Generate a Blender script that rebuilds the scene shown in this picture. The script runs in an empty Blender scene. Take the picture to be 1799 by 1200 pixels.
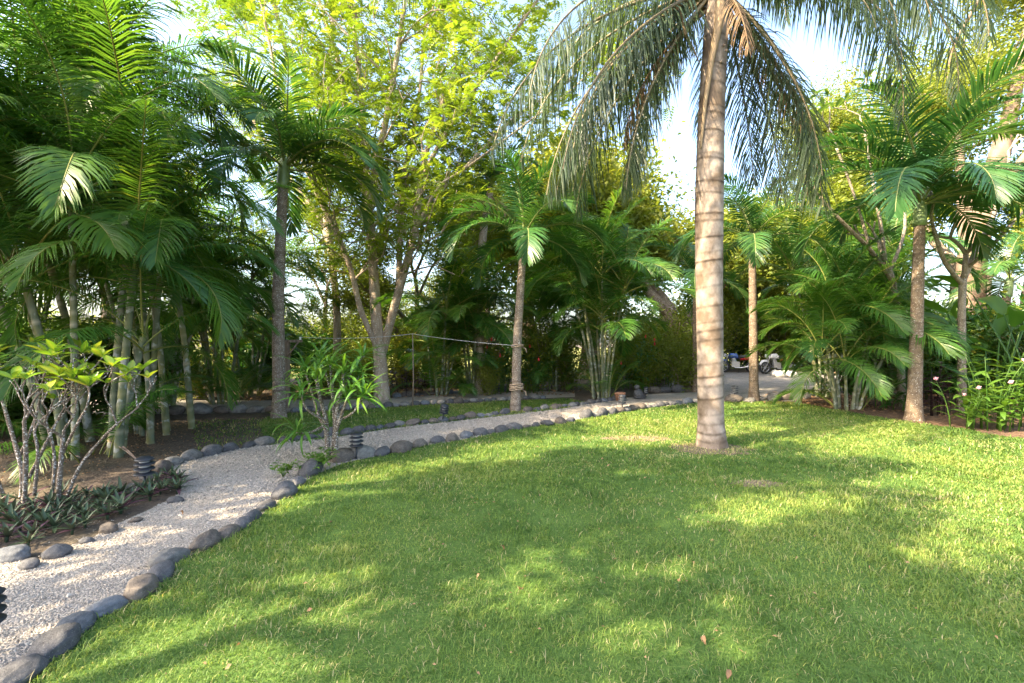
import bpy, bmesh, math, random
import numpy as np
from mathutils import Vector, Matrix, noise as mnoise

# ------------------------------------------------------------------ camera, sky, sun, exposure
SC = bpy.context.scene
COL = SC.collection
R = math.radians
CAM_H, FPX, HY, CX = 1.55, 800.0, 600.0, 899.5

cam_d = bpy.data.cameras.new("camera"); cam = bpy.data.objects.new("camera", cam_d); COL.objects.link(cam)
cam_d.sensor_width = 36.0; cam_d.lens = 16.0
cam_d.clip_start = 0.05; cam_d.clip_end = 2000
cam.location = (0, 0, CAM_H); cam.rotation_euler = (R(90), 0, 0)
SC.camera = cam

SUN_EL = R(40)
SUN_AZ = (0.88, 0.475)                    # the way the light travels over the ground
world = bpy.data.worlds.new("World"); SC.world = world; world.use_nodes = True
wn = world.node_tree; wn.nodes.clear()
sky = wn.nodes.new('ShaderNodeTexSky'); sky.sky_type = 'NISHITA'; sky.sun_disc = False
sky.sun_elevation = SUN_EL; sky.sun_rotation = math.atan2(-SUN_AZ[0], -SUN_AZ[1])
sky.air_density = 1.0; sky.dust_density = 4.0; sky.ozone_density = 1.0
bg = wn.nodes.new('ShaderNodeBackground'); bg.inputs[1].default_value = 0.15
wo = wn.nodes.new('ShaderNodeOutputWorld')
wn.links.new(sky.outputs[0], bg.inputs[0]); wn.links.new(bg.outputs[0], wo.inputs[0])

sun_d = bpy.data.lights.new("sun", 'SUN'); sun_d.energy = 3.9; sun_d.angle = R(0.5); sun_d.color = (1.0, 0.81, 0.54)
sun = bpy.data.objects.new("sun", sun_d); COL.objects.link(sun)
_l = Vector((SUN_AZ[0] * math.cos(SUN_EL), SUN_AZ[1] * math.cos(SUN_EL), -math.sin(SUN_EL)))
sun.rotation_euler = _l.to_track_quat('-Z', 'Y').to_euler(); sun.location = (-20, -12, 20)

SC.view_settings.view_transform = 'Standard'; SC.view_settings.look = 'None'
SC.view_settings.gamma = 1.0; SC.view_settings.use_curve_mapping = False
SC.view_settings.exposure = 2.55
SC.render.engine = 'CYCLES'
cy = SC.cycles
cy.use_denoising = True
cy.max_bounces = 7; cy.diffuse_bounces = 4; cy.glossy_bounces = 2; cy.transmission_bounces = 5; cy.transparent_max_bounces = 8
cy.sample_clamp_indirect = 6.0
cy.caustics_reflective = False; cy.caustics_refractive = False

# ------------------------------------------------------------------ helpers
def gp(px, py, z=0.0):
    "point on level z seen at a pixel of the photograph"
    d = (CAM_H - z) * FPX / (py - HY)
    return ((px - CX) / FPX * d, d, z)
def at(px, py, d):
    return ((px - CX) / FPX * d, d, CAM_H + (HY - py) / FPX * d)

class MB:
    def __init__(s): s.V = []; s.T = []; s.Q = []; s.TM = []; s.QM = []; s.A = []; s.n = 0
    def add(s, V, T=None, Q=None, mat=0, a=0.0):
        V = np.asarray(V, float).reshape(-1, 3); m = len(V)
        s.V.append(V)
        s.A.append(np.broadcast_to(np.asarray(a, float), (m,)).copy())
        if T is not None and len(T):
            T = np.asarray(T, int).reshape(-1, 3); s.T.append(T + s.n); s.TM.append(np.full(len(T), mat))
        if Q is not None and len(Q):
            Q = np.asarray(Q, int).reshape(-1, 4); s.Q.append(Q + s.n); s.QM.append(np.full(len(Q), mat))
        s.n += m
    def tube(s, P, Rd, seg=6, mat=0, a=0.0, cap=True):
        P = np.asarray(P, float); n = len(P)
        Rd = np.broadcast_to(np.asarray(Rd, float), (n,))
        a = np.broadcast_to(np.asarray(a, float), (n,))
        Tn = np.gradient(P, axis=0); Tn /= np.linalg.norm(Tn, axis=1)[:, None] + 1e-9
        md = P[-1] - P[0]; ref = np.array([1.0, 0, 0]) if abs(md[0]) < 0.7 * np.linalg.norm(md) else np.array([0, 1.0, 0])
        U = ref - (Tn @ ref)[:, None] * Tn; U /= np.linalg.norm(U, axis=1)[:, None] + 1e-9
        W = np.cross(Tn, U)
        th = np.arange(seg) / seg * 2 * math.pi
        V = P[:, None, :] + Rd[:, None, None] * (np.cos(th)[None, :, None] * U[:, None, :] + np.sin(th)[None, :, None] * W[:, None, :])
        i = np.arange(n - 1)[:, None] * seg; j = np.arange(seg)[None, :]; k = (j + 1) % seg
        Q = np.stack([i + j, i + k, i + seg + k, i + seg + j], -1).reshape(-1, 4)
        T = None
        if cap:
            T = [(0, q + 1, q) for q in range(1, seg - 1)] + [((n - 1) * seg, (n - 1) * seg + q, (n - 1) * seg + q + 1) for q in range(1, seg - 1)]
        s.add(V.reshape(-1, 3), T, Q, mat, np.repeat(a, seg))
    def box(s, c, d, mat=0, rot=None):
        V = np.array([(x, y, z) for x in (-.5, .5) for y in (-.5, .5) for z in (-.5, .5)]) * np.asarray(d)
        if rot is not None: V = V @ np.array(Matrix.Rotation(rot[0], 3, rot[1])).T
        s.add(V + np.asarray(c), None, [(0, 1, 3, 2), (4, 6, 7, 5), (0, 4, 5, 1), (2, 3, 7, 6), (0, 2, 6, 4), (1, 5, 7, 3)], mat)
    def lathe(s, prof, seg=20, mat=0, c=(0, 0, 0), axis='z'):
        th = np.arange(seg) / seg * 2 * math.pi
        V = np.array([(r * math.cos(t), r * math.sin(t), z) for r, z in prof for t in th])
        if axis == 'y': V = V[:, [0, 2, 1]]
        n = len(prof); i = np.arange(n - 1)[:, None] * seg; j = np.arange(seg)[None, :]; k = (j + 1) % seg
        s.add(V + np.asarray(c), None, np.stack([i + j, i + k, i + seg + k, i + seg + j], -1).reshape(-1, 4), mat)
    def mesh(s, name, mats, smooth=True):
        me = bpy.data.meshes.new(name)
        V = np.concatenate(s.V); nt = sum(map(len, s.T)); nq = sum(map(len, s.Q))
        T = np.concatenate(s.T) if nt else np.zeros((0, 3), int); Q = np.concatenate(s.Q) if nq else np.zeros((0, 4), int)
        me.vertices.add(len(V)); me.vertices.foreach_set('co', V.astype(np.float32).ravel())
        me.loops.add(nt * 3 + nq * 4); me.loops.foreach_set('vertex_index', np.concatenate([T.ravel(), Q.ravel()]).astype(np.int32))
        me.polygons.add(nt + nq)
        ls = np.concatenate([np.arange(nt) * 3, nt * 3 + np.arange(nq) * 4]).astype(np.int32)
        me.polygons.foreach_set('loop_start', ls)
        mi = np.concatenate([np.concatenate(s.TM) if nt else np.zeros(0), np.concatenate(s.QM) if nq else np.zeros(0)]).astype(np.int32)
        me.polygons.foreach_set('material_index', mi)
        me.polygons.foreach_set('use_smooth', np.full(nt + nq, smooth))
        for m in (mats if isinstance(mats, (list, tuple)) else [mats]): me.materials.append(m)
        at_ = me.attributes.new('v', 'FLOAT', 'POINT'); at_.data.foreach_set('value', np.concatenate(s.A).astype(np.float32))
        me.update(calc_edges=True); me.validate()
        return me

def link(name, data, parent=None, loc=(0, 0, 0), rot=(0, 0, 0), scale=(1, 1, 1)):
    o = bpy.data.objects.new(name, data); COL.objects.link(o)
    o.location = loc; o.rotation_euler = rot; o.scale = scale if hasattr(scale, '__len__') else (scale,) * 3
    if parent is not None: o.parent = parent
    return o
def tag(o, label, cat, group=None, kind=None):
    if label: o['label'] = label
    if cat: o['category'] = cat
    if group: o['group'] = group
    if kind: o['kind'] = kind
    return o
def thing(name, label, cat, loc=(0, 0, 0), rz=0, group=None, scale=1):
    return tag(link(name, None, None, loc, (0, 0, rz), scale), label, cat, group)
def copy_tree(o, loc, rz, scale=1, label=None):
    r = o.copy(); COL.objects.link(r); r.location = loc; r.rotation_euler = (0, 0, rz); r.scale = (scale,) * 3
    if label: r['label'] = label
    for ch in o.children:
        c = ch.copy(); COL.objects.link(c); c.parent = r
        for g in ch.children:
            k = g.copy(); COL.objects.link(k); k.parent = c
    return r

# ------------------------------------------------------------------ materials
def newmat(name):
    m = bpy.data.materials.new(name); m.use_nodes = True; nt = m.node_tree; nt.nodes.clear()
    out = nt.nodes.new('ShaderNodeOutputMaterial'); return m, nt, out
def N(nt, t, **kw):
    n = nt.nodes.new(t)
    for k, v in kw.items():
        if k.startswith('i_'):
            key = k[2:]; key = int(key) if key.isdigit() else key.replace('_', ' ')
            n.inputs[key].default_value = v
        else: setattr(n, k, v)
    return n
def L(nt, a, b): nt.links.new(a, b)
def ramp(nt, fac, stops):
    r = nt.nodes.new('ShaderNodeValToRGB'); e = r.color_ramp.elements
    while len(e) < len(stops): e.new(0.5)
    for q, (p, c) in zip(e, stops): q.position = p; q.color = (*c, 1) if len(c) == 3 else c
    L(nt, fac, r.inputs[0]); return r.outputs[0]
def mixc(nt, fac, a, b, mode='MIX'):
    m = nt.nodes.new('ShaderNodeMix'); m.data_type = 'RGBA'; m.blend_type = mode
    for s, v in ((m.inputs[0], fac), (m.inputs[6], a), (m.inputs[7], b)):
        if hasattr(v, 'links') or hasattr(v, 'is_linked'): L(nt, v, s)
        else: s.default_value = (*v, 1) if hasattr(v, '__len__') else v
    return m.outputs[2]
def math_(nt, op, a, b=None):
    m = nt.nodes.new('ShaderNodeMath'); m.operation = op
    for s, v in ((m.inputs[0], a), (m.inputs[1], b)):
        if v is None: continue
        if hasattr(v, 'is_linked'): L(nt, v, s)
        else: s.default_value = v
    return m.outputs[0]

def leaf_mat(name, stops, trans=0.4, tcol=(1.35, 1.3, 0.6), rough=0.42, spec=0.4):
    m, nt, out = newmat(name)
    at_ = N(nt, 'ShaderNodeAttribute', attribute_name='v'); oi = N(nt, 'ShaderNodeObjectInfo')
    f = math_(nt, 'ADD', math_(nt, 'MULTIPLY', at_.outputs['Fac'], 0.55), math_(nt, 'MULTIPLY', oi.outputs['Random'], 0.45))
    c = ramp(nt, f, stops)
    b = N(nt, 'ShaderNodeBsdfPrincipled'); b.inputs['Roughness'].default_value = rough
    b.inputs['Specular IOR Level'].default_value = spec
    L(nt, c, b.inputs['Base Color'])
    t = N(nt, 'ShaderNodeBsdfTranslucent'); L(nt, mixc(nt, 1.0, c, tcol, 'MULTIPLY'), t.inputs[0])
    mx = N(nt, 'ShaderNodeMixShader'); mx.inputs[0].default_value = trans
    L(nt, b.outputs[0], mx.inputs[1]); L(nt, t.outputs[0], mx.inputs[2]); L(nt, mx.outputs[0], out.inputs[0])
    return m
def plain(name, col, rough=0.6, metal=0.0, var=0.12, scale=8.0, bump=0.0, bscale=40):
    m, nt, out = newmat(name)
    tc = N(nt, 'ShaderNodeTexCoord'); nz = N(nt, 'ShaderNodeTexNoise'); nz.inputs['Scale'].default_value = scale; nz.inputs['Detail'].default_value = 5
    L(nt, tc.outputs['Object'], nz.inputs['Vector'])
    c = ramp(nt, nz.outputs['Fac'], [(0.3, tuple(x * (1 - var) for x in col)), (0.7, tuple(min(1, x * (1 + var)) for x in col))])
    b = N(nt, 'ShaderNodeBsdfPrincipled'); b.inputs['Roughness'].default_value = rough; b.inputs['Metallic'].default_value = metal
    L(nt, c, b.inputs['Base Color'])
    if bump:
        n2 = N(nt, 'ShaderNodeTexNoise'); n2.inputs['Scale'].default_value = bscale; n2.inputs['Detail'].default_value = 6
        L(nt, tc.outputs['Object'], n2.inputs['Vector'])
        bp = N(nt, 'ShaderNodeBump'); bp.inputs['Strength'].default_value = bump; bp.inputs['Distance'].default_value = 0.02
        L(nt, n2.outputs['Fac'], bp.inputs['Height']); L(nt, bp.outputs[0], b.inputs['Normal'])
    L(nt, b.outputs[0], out.inputs[0]); return m

def bark_mat(name, lo, hi, spot=None, spot_amt=0.5, sx=6, sz=1.2, ring=None, ring_s=0.8, patch=None, bump=0.5, spot_scale=55):
    m, nt, out = newmat(name)
    tc = N(nt, 'ShaderNodeTexCoord'); mp = N(nt, 'ShaderNodeMapping'); mp.inputs['Scale'].default_value = (sx, sx, sz)
    L(nt, tc.outputs['Object'], mp.inputs[0])
    nz = N(nt, 'ShaderNodeTexNoise'); nz.inputs['Scale'].default_value = 2.2; nz.inputs['Detail'].default_value = 8; nz.inputs['Roughness'].default_value = 0.65
    L(nt, mp.outputs[0], nz.inputs['Vector'])
    c = ramp(nt, nz.outputs['Fac'], [(0.32, lo), (0.62, hi)])
    if patch:
        n3 = N(nt, 'ShaderNodeTexNoise'); n3.inputs['Scale'].default_value = 3.1; n3.inputs['Detail'].default_value = 6
        L(nt, tc.outputs['Object'], n3.inputs['Vector'])
        c = mixc(nt, ramp(nt, n3.outputs['Fac'], [(0.46, (0, 0, 0)), (0.62, (.85, .85, .85))]), c, patch)
    if spot:
        n2 = N(nt, 'ShaderNodeTexNoise'); n2.inputs['Scale'].default_value = spot_scale; n2.inputs['Detail'].default_value = 3
        L(nt, tc.outputs['Object'], n2.inputs['Vector'])
        s = ramp(nt, n2.outputs['Fac'], [(0.62 - 0.16 * spot_amt, (0, 0, 0)), (0.69 - 0.16 * spot_amt, (1, 1, 1))])
        c = mixc(nt, s, c, spot)
    if ring:
        at_ = N(nt, 'ShaderNodeAttribute', attribute_name='v')
        n4 = N(nt, 'ShaderNodeTexNoise'); n4.inputs['Scale'].default_value = 9; L(nt, tc.outputs['Object'], n4.inputs['Vector'])
        c = mixc(nt, math_(nt, 'MULTIPLY', math_(nt, 'MULTIPLY', at_.outputs['Fac'], ring_s), ramp(nt, n4.outputs['Fac'], [(0.3, (.35, .35, .35)), (0.6, (1, 1, 1))])), c, ring)
    b = N(nt, 'ShaderNodeBsdfPrincipled'); b.inputs['Roughness'].default_value = 0.85; b.inputs['Specular IOR Level'].default_value = 0.2
    L(nt, c, b.inputs['Base Color'])
    bp = N(nt, 'ShaderNodeBump'); bp.inputs['Strength'].default_value = bump; bp.inputs['Distance'].default_value = 0.02
    L(nt, nz.outputs['Fac'], bp.inputs['Height']); L(nt, bp.outputs[0], b.inputs['Normal'])
    L(nt, b.outputs[0], out.inputs[0]); return m

def ground_mat(name, stops, scale, detail=8, bump=0.6, bscale=30, speck=None, big=None):
    m, nt, out = newmat(name)
    tc = N(nt, 'ShaderNodeTexCoord')
    nz = N(nt, 'ShaderNodeTexNoise'); nz.inputs['Scale'].default_value = scale; nz.inputs['Detail'].default_value = detail; nz.inputs['Roughness'].default_value = 0.7
    L(nt, tc.outputs['Object'], nz.inputs['Vector'])
    c = ramp(nt, nz.outputs['Fac'], stops)
    if big:
        n0 = N(nt, 'ShaderNodeTexNoise'); n0.inputs['Scale'].default_value = 0.8; n0.inputs['Detail'].default_value = 4
        L(nt, tc.outputs['Object'], n0.inputs['Vector'])
        c = mixc(nt, ramp(nt, n0.outputs['Fac'], [(0.4, (0, 0, 0)), (0.65, (.7, .7, .7))]), c, big)
    if speck:
        v = N(nt, 'ShaderNodeTexVoronoi'); v.inputs['Scale'].default_value = 28; L(nt, tc.outputs['Object'], v.inputs['Vector'])
        n3 = N(nt, 'ShaderNodeTexNoise'); n3.inputs['Scale'].default_value = 3; L(nt, tc.outputs['Object'], n3.inputs['Vector'])
        k = math_(nt, 'MULTIPLY', ramp(nt, v.outputs['Distance'], [(0.08, (1, 1, 1)), (0.16, (0, 0, 0))]), ramp(nt, n3.outputs['Fac'], [(0.45, (0, 0, 0)), (0.6, (1, 1, 1))]))
        c = mixc(nt, k, c, speck)
    b = N(nt, 'ShaderNodeBsdfPrincipled'); b.inputs['Roughness'].default_value = 0.95; b.inputs['Specular IOR Level'].default_value = 0.15
    L(nt, c, b.inputs['Base Color'])
    n2 = N(nt, 'ShaderNodeTexNoise'); n2.inputs['Scale'].default_value = bscale; n2.inputs['Detail'].default_value = 5
    L(nt, tc.outputs['Object'], n2.inputs['Vector'])
    bp = N(nt, 'ShaderNodeBump'); bp.inputs['Strength'].default_value = bump; bp.inputs['Distance'].default_value = 0.03
    L(nt, n2.outputs['Fac'], bp.inputs['Height']); L(nt, bp.outputs[0], b.inputs['Normal'])
    L(nt, b.outputs[0], out.inputs[0]); return m

def gravel_mat(name, lo, hi, scale=70):
    m, nt, out = newmat(name); tc = N(nt, 'ShaderNodeTexCoord')
    v = N(nt, 'ShaderNodeTexVoronoi'); v.inputs['Scale'].default_value = scale; L(nt, tc.outputs['Object'], v.inputs['Vector'])
    sep = N(nt, 'ShaderNodeSeparateColor'); L(nt, v.outputs['Color'], sep.inputs[0])
    c = ramp(nt, sep.outputs[0], [(0.0, lo), (0.45, tuple((a + b) / 2 for a, b in zip(lo, hi))), (1.0, hi)])
    nz = N(nt, 'ShaderNodeTexNoise'); nz.inputs['Scale'].default_value = 1.7; nz.inputs['Detail'].default_value = 6; L(nt, tc.outputs['Object'], nz.inputs['Vector'])
    c = mixc(nt, ramp(nt, nz.outputs['Fac'], [(0.45, (0, 0, 0)), (0.75, (.45, .45, .45))]), c, tuple(x * 0.62 for x in lo))
    b = N(nt, 'ShaderNodeBsdfPrincipled'); b.inputs['Roughness'].default_value = 0.9; L(nt, c, b.inputs['Base Color'])
    bp = N(nt, 'ShaderNodeBump'); bp.inputs['Strength'].default_value = 0.9; bp.inputs['Distance'].default_value = 0.012; bp.invert = True
    L(nt, v.outputs['Distance'], bp.inputs['Height']); L(nt, bp.outputs[0], b.inputs['Normal'])
    L(nt, b.outputs[0], out.inputs[0]); return m

def attr_mat(name, stops, rough=0.85, useobj=0.0, trans=0.0):
    m, nt, out = newmat(name)
    at_ = N(nt, 'ShaderNodeAttribute', attribute_name='v'); f = at_.outputs['Fac']
    c = ramp(nt, f, stops)
    b = N(nt, 'ShaderNodeBsdfPrincipled'); b.inputs['Roughness'].default_value = rough; b.inputs['Specular IOR Level'].default_value = 0.3
    L(nt, c, b.inputs['Base Color'])
    if trans:
        t = N(nt, 'ShaderNodeBsdfTranslucent'); L(nt, mixc(nt, 1.0, c, (1.35, 1.3, 0.6), 'MULTIPLY'), t.inputs[0])
        mx = N(nt, 'ShaderNodeMixShader'); mx.inputs[0].default_value = trans
        L(nt, b.outputs[0], mx.inputs[1]); L(nt, t.outputs[0], mx.inputs[2]); L(nt, mx.outputs[0], out.inputs[0])
    else: L(nt, b.outputs[0], out.inputs[0])
    return m

def stone_mat(name, col):
    m, nt, out = newmat(name); tc = N(nt, 'ShaderNodeTexCoord'); oi = N(nt, 'ShaderNodeObjectInfo')
    ad = N(nt, 'ShaderNodeVectorMath'); ad.operation = 'ADD'; L(nt, tc.outputs['Object'], ad.inputs[0])
    cm = N(nt, 'ShaderNodeCombineXYZ'); L(nt, math_(nt, 'MULTIPLY', oi.outputs['Random'], 37.0), cm.inputs[0]); L(nt, cm.outputs[0], ad.inputs[1])
    nz = N(nt, 'ShaderNodeTexNoise'); nz.inputs['Scale'].default_value = 3.0; nz.inputs['Detail'].default_value = 9; nz.inputs['Roughness'].default_value = 0.68
    L(nt, ad.outputs[0], nz.inputs['Vector'])
    base = ramp(nt, oi.outputs['Random'], [(0.0, tuple(x * .8 for x in col)), (1.0, tuple(x * 1.2 for x in col))])
    c = mixc(nt, 1.0, base, ramp(nt, nz.outputs['Fac'], [(0.3, (.5, .5, .52)), (0.55, (1, 1, 1)), (0.72, (1.45, 1.4, 1.3))]), 'MULTIPLY')
    n2 = N(nt, 'ShaderNodeTexNoise'); n2.inputs['Scale'].default_value = 26; n2.inputs['Detail'].default_value = 4; L(nt, ad.outputs[0], n2.inputs['Vector'])
    c = mixc(nt, ramp(nt, n2.outputs['Fac'], [(0.6, (0, 0, 0)), (0.72, (.5, .5, .5))]), c, (.42, .41, .38))
    geo = N(nt, 'ShaderNodeNewGeometry'); sx = N(nt, 'ShaderNodeSeparateXYZ'); L(nt, tc.outputs['Object'], sx.inputs[0])
    b = N(nt, 'ShaderNodeBsdfPrincipled'); b.inputs['Roughness'].default_value = 0.72; b.inputs['Specular IOR Level'].default_value = 0.3; L(nt, c, b.inputs['Base Color'])
    bp = N(nt, 'ShaderNodeBump'); bp.inputs['Strength'].default_value = 0.35; bp.inputs['Distance'].default_value = 0.08
    L(nt, math_(nt, 'ADD', nz.outputs['Fac'], math_(nt, 'MULTIPLY', n2.outputs['Fac'], 0.25)), bp.inputs['Height']); L(nt, bp.outputs[0], b.inputs['Normal'])
    L(nt, b.outputs[0], out.inputs[0]); return m

M = {}
M['soil'] = ground_mat('soil', [(0.3, (.055, .042, .034)), (0.5, (.105, .083, .067)), (0.7, (.17, .135, .105))], 22, bump=0.8, speck=(.42, .40, .37), big=(.075, .07, .045))
M['earth'] = ground_mat('bare_earth', [(0.3, (.10, .078, .05)), (0.5, (.17, .135, .09)), (0.7, (.25, .20, .135))], 30, bump=0.6)
M['litter'] = ground_mat('leaf_litter', [(0.3, (.05, .032, .022)), (0.5, (.12, .075, .048)), (0.68, (.24, .155, .10))], 14, bump=1.0, bscale=18)
M['thatch'] = ground_mat('lawn_thatch', [(0.3, (.035, .07, .016)), (0.5, (.07, .13, .026)), (0.66, (.13, .165, .05)), (0.75, (.27, .23, .12))], 45, bump=0.5, bscale=90, big=(.09, .16, .035))
M['gravel'] = gravel_mat('white_gravel', (.25, .22, .188), (.43, .39, .34))
M['drive'] = gravel_mat('grey_gravel', (.17, .16, .15), (.34, .32, .30), 45)
M['pebble'] = attr_mat('pebble', [(0, (.11, .096, .082)), (0.3, (.26, .228, .194)), (1, (.44, .40, .345))])
M['grass'] = attr_mat('grass_blade', [(0, (.055, .125, .03)), (0.45, (.13, .225, .046)), (0.78, (.225, .31, .066)), (0.88, (.31, .34, .10)), (0.93, (.42, .37, .19)), (1, (.52, .45, .28))], rough=0.5, trans=0.42)
STONE = {'dark grey': (.085, .085, .09), 'blue grey': (.115, .125, .14), 'brownish': (.125, .105, .088), 'pale grey': (.17, .165, .155)}
for _k, _c in STONE.items(): M[_k] = stone_mat('stone_' + _k.replace(' ', '_'), _c)
M['stone'] = M['dark grey']
M['areca'] = leaf_mat('areca_leaf', [(0.0, (.03, .095, .018)), (0.45, (.055, .15, .022)), (0.8, (.11, .21, .028)), (1.0, (.22, .27, .035))], 0.42, rough=0.36)
M['areca_rach'] = leaf_mat('areca_rachis', [(0, (.12, .16, .03)), (1, (.26, .25, .06))], 0.1)
M['adon'] = leaf_mat('arched_palm_leaf', [(0.0, (.026, .085, .028)), (0.5, (.045, .13, .034)), (1.0, (.11, .19, .038))], 0.36, rough=0.34)
M['adon_rach'] = leaf_mat('arched_palm_rachis', [(0, (.13, .17, .05)), (1, (.22, .24, .09))], 0.1)
M['queen'] = leaf_mat('queen_leaf', [(0.0, (.036, .066, .042)), (0.5, (.062, .10, .054)), (1.0, (.11, .15, .066))], 0.36, rough=0.38)
M['queen_rach'] = leaf_mat('queen_rachis', [(0, (.16, .12, .07)), (1, (.26, .22, .12))], 0.05)
M['dead'] = leaf_mat('dry_frond', [(0, (.17, .105, .06)), (0.6, (.32, .22, .13)), (1, (.48, .37, .24))], 0.25, tcol=(1.2, 1.0, .7), rough=0.7, spec=0.2)
M['legume'] = leaf_mat('feathery_leaf', [(0, (.075, .155, .018)), (0.5, (.145, .24, .026)), (1, (.26, .31, .04))], 0.52, tcol=(1.25, 1.2, .5), rough=0.5)
M['broad'] = leaf_mat('broad_leaf', [(0, (.075, .12, .018)), (0.5, (.16, .205, .028)), (0.85, (.27, .27, .036)), (1, (.38, .29, .055))], 0.52, rough=0.45)
M['broadd'] = leaf_mat('dark_broad_leaf', [(0, (.028, .07, .018)), (0.6, (.06, .13, .026)), (1, (.14, .20, .03))], 0.42, rough=0.4)
M['yellowg'] = leaf_mat('yellow_green_leaf', [(0, (.095, .15, .022)), (0.5, (.18, .235, .034)), (1, (.31, .31, .055))], 0.52, tcol=(1.25, 1.2, .5), rough=0.5)
M['shrub'] = leaf_mat('variegated_leaf', [(0, (.08, .20, .02)), (0.5, (.17, .30, .03)), (1, (.42, .42, .05))], 0.35, rough=0.35)
M['strap'] = leaf_mat('strap_leaf', [(0, (.04, .13, .025)), (0.5, (.10, .23, .03)), (1, (.26, .36, .04))], 0.35, rough=0.32)
M['rosette'] = leaf_mat('rosette_leaf', [(0, (.03, .06, .035)), (0.5, (.065, .11, .05)), (0.85, (.13, .16, .075)), (1, (.16, .06, .09))], 0.15, tcol=(1.3, .6, 1.0), rough=0.4)
M['rosette_p'] = leaf_mat('purple_rosette_leaf', [(0, (.06, .03, .05)), (0.6, (.12, .06, .085)), (1, (.15, .13, .08))], 0.2, tcol=(1.4, .6, 1.1), rough=0.4)
M['ginger'] = leaf_mat('ginger_leaf', [(0, (.022, .085, .02)), (0.6, (.05, .14, .024)), (1, (.15, .22, .03))], 0.38, rough=0.33)
M['lush'] = leaf_mat('lush_leaf', [(0, (.05, .13, .02)), (0.6, (.11, .21, .028)), (1, (.26, .31, .04))], 0.42, rough=0.36)
M['burg'] = leaf_mat('burgundy_leaf', [(0, (.018, .012, .014)), (0.6, (.045, .02, .024)), (1, (.14, .035, .03))], 0.2, tcol=(1.6, .6, .5), rough=0.3)
M['plum'] = leaf_mat('plumeria_leaf', [(0, (.06, .13, .03)), (1, (.15, .23, .05))], 0.4, rough=0.4)
M['heli'] = leaf_mat('heliconia_leaf', [(0, (.04, .12, .02)), (1, (.14, .25, .03))], 0.45, rough=0.35)
M['red'] = plain('red_bract', (.62, .03, .035), 0.45)
M['pink'] = plain('pink_petal', (.75, .36, .42), 0.6)
M['bark_hero'] = bark_mat('pale_ringed_bark', (.15, .115, .088), (.36, .30, .25), None, sx=3, sz=2.0, ring=(.045, .03, .02), ring_s=1.0, patch=(.11, .078, .052), bump=0.5)
M['bark_palm'] = bark_mat('grey_palm_bark', (.10, .075, .055), (.25, .20, .155), (.48, .46, .42), 0.25, sx=5, sz=4, ring=(.07, .05, .035), ring_s=0.8)
M['bark_dark'] = bark_mat('brown_palm_bark', (.085, .06, .042), (.20, .15, .105), (.45, .42, .38), 0.15, sx=5, sz=4, ring=(.05, .035, .025), ring_s=0.8)
M['shaft'] = plain('green_crownshaft', (.17, .24, .10), 0.4, var=0.25)
M['cane'] = bark_mat('green_cane', (.075, .10, .05), (.185, .21, .15), (.34, .36, .33), 0.3, sx=6, sz=0.8, ring=(.52, .47, .36), ring_s=0.75, patch=(.20, .20, .08), bump=0.15, spot_scale=7)
M['bark_leg'] = bark_mat('pale_tree_bark', (.20, .145, .10), (.44, .355, .275), (.54, .51, .46), 0.25, sx=4, sz=1.2, spot_scale=30)
M['bark_bg'] = bark_mat('brown_bark', (.09, .062, .04), (.25, .185, .125), (.42, .38, .32), 0.2, sx=4, sz=1)
M['bark_pink'] = bark_mat('pinkish_smooth_bark', (.125, .085, .06), (.225, .165, .125), None, sx=1.5, sz=0.6, bump=0.4)
M['bark_lichen'] = bark_mat('lichen_spotted_bark', (.085, .065, .05), (.19, .155, .125), (.58, .57, .54), 0.42, sx=10, sz=4, spot_scale=60)
M['bark_plum'] = bark_mat('smooth_grey_bark', (.13, .10, .07), (.30, .25, .19), (.42, .40, .36), 0.3, sx=5, sz=3)
M['lampblack'] = plain('lamp_black_plastic', (.022, .026, .036), 0.45, var=0.2)
M['lampglass'] = plain('lamp_frosted_lens', (.30, .31, .32), 0.3)
M['terracotta'] = plain('terracotta', (.34, .17, .10), 0.85, var=0.25, bump=0.3)
M['wood'] = bark_mat('weathered_wood', (.10, .075, .055), (.26, .21, .165), None, sx=8, sz=1)
M['rope'] = bark_mat('old_rope', (.20, .145, .095), (.42, .33, .24), None, sx=20, sz=30)
M['wire'] = plain('pale_line', (.40, .40, .40), 0.5)
M['ceramic'] = plain('white_ceramic', (.8, .8, .78), 0.25)
M['m_red'] = plain('red_bike_paint', (.50, .02, .025), 0.25, var=.03)
M['m_blue'] = plain('blue_bike_paint', (.06, .12, .34), 0.25, var=.03)
M['m_black'] = plain('black_rubber', (.02, .02, .022), 0.6)
M['m_metal'] = plain('bike_metal', (.55, .55, .56), 0.3, metal=0.8)
M['m_seat'] = plain('bike_seat', (.03, .03, .032), 0.5)
M['m_white'] = plain('bike_white_panel', (.7, .7, .7), 0.35)
M['whiterock'] = plain('white_rock', (.70, .67, .61), 0.9, var=.2, bump=.5)
M['dry'] = leaf_mat('dry_leaf', [(0, (.20, .105, .05)), (1, (.42, .27, .15))], 0.2, tcol=(1.2, .9, .6), rough=0.7)
M['sheath'] = plain('dry_sheath', (.30, .22, .17), 0.7, var=.5, scale=5)

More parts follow.
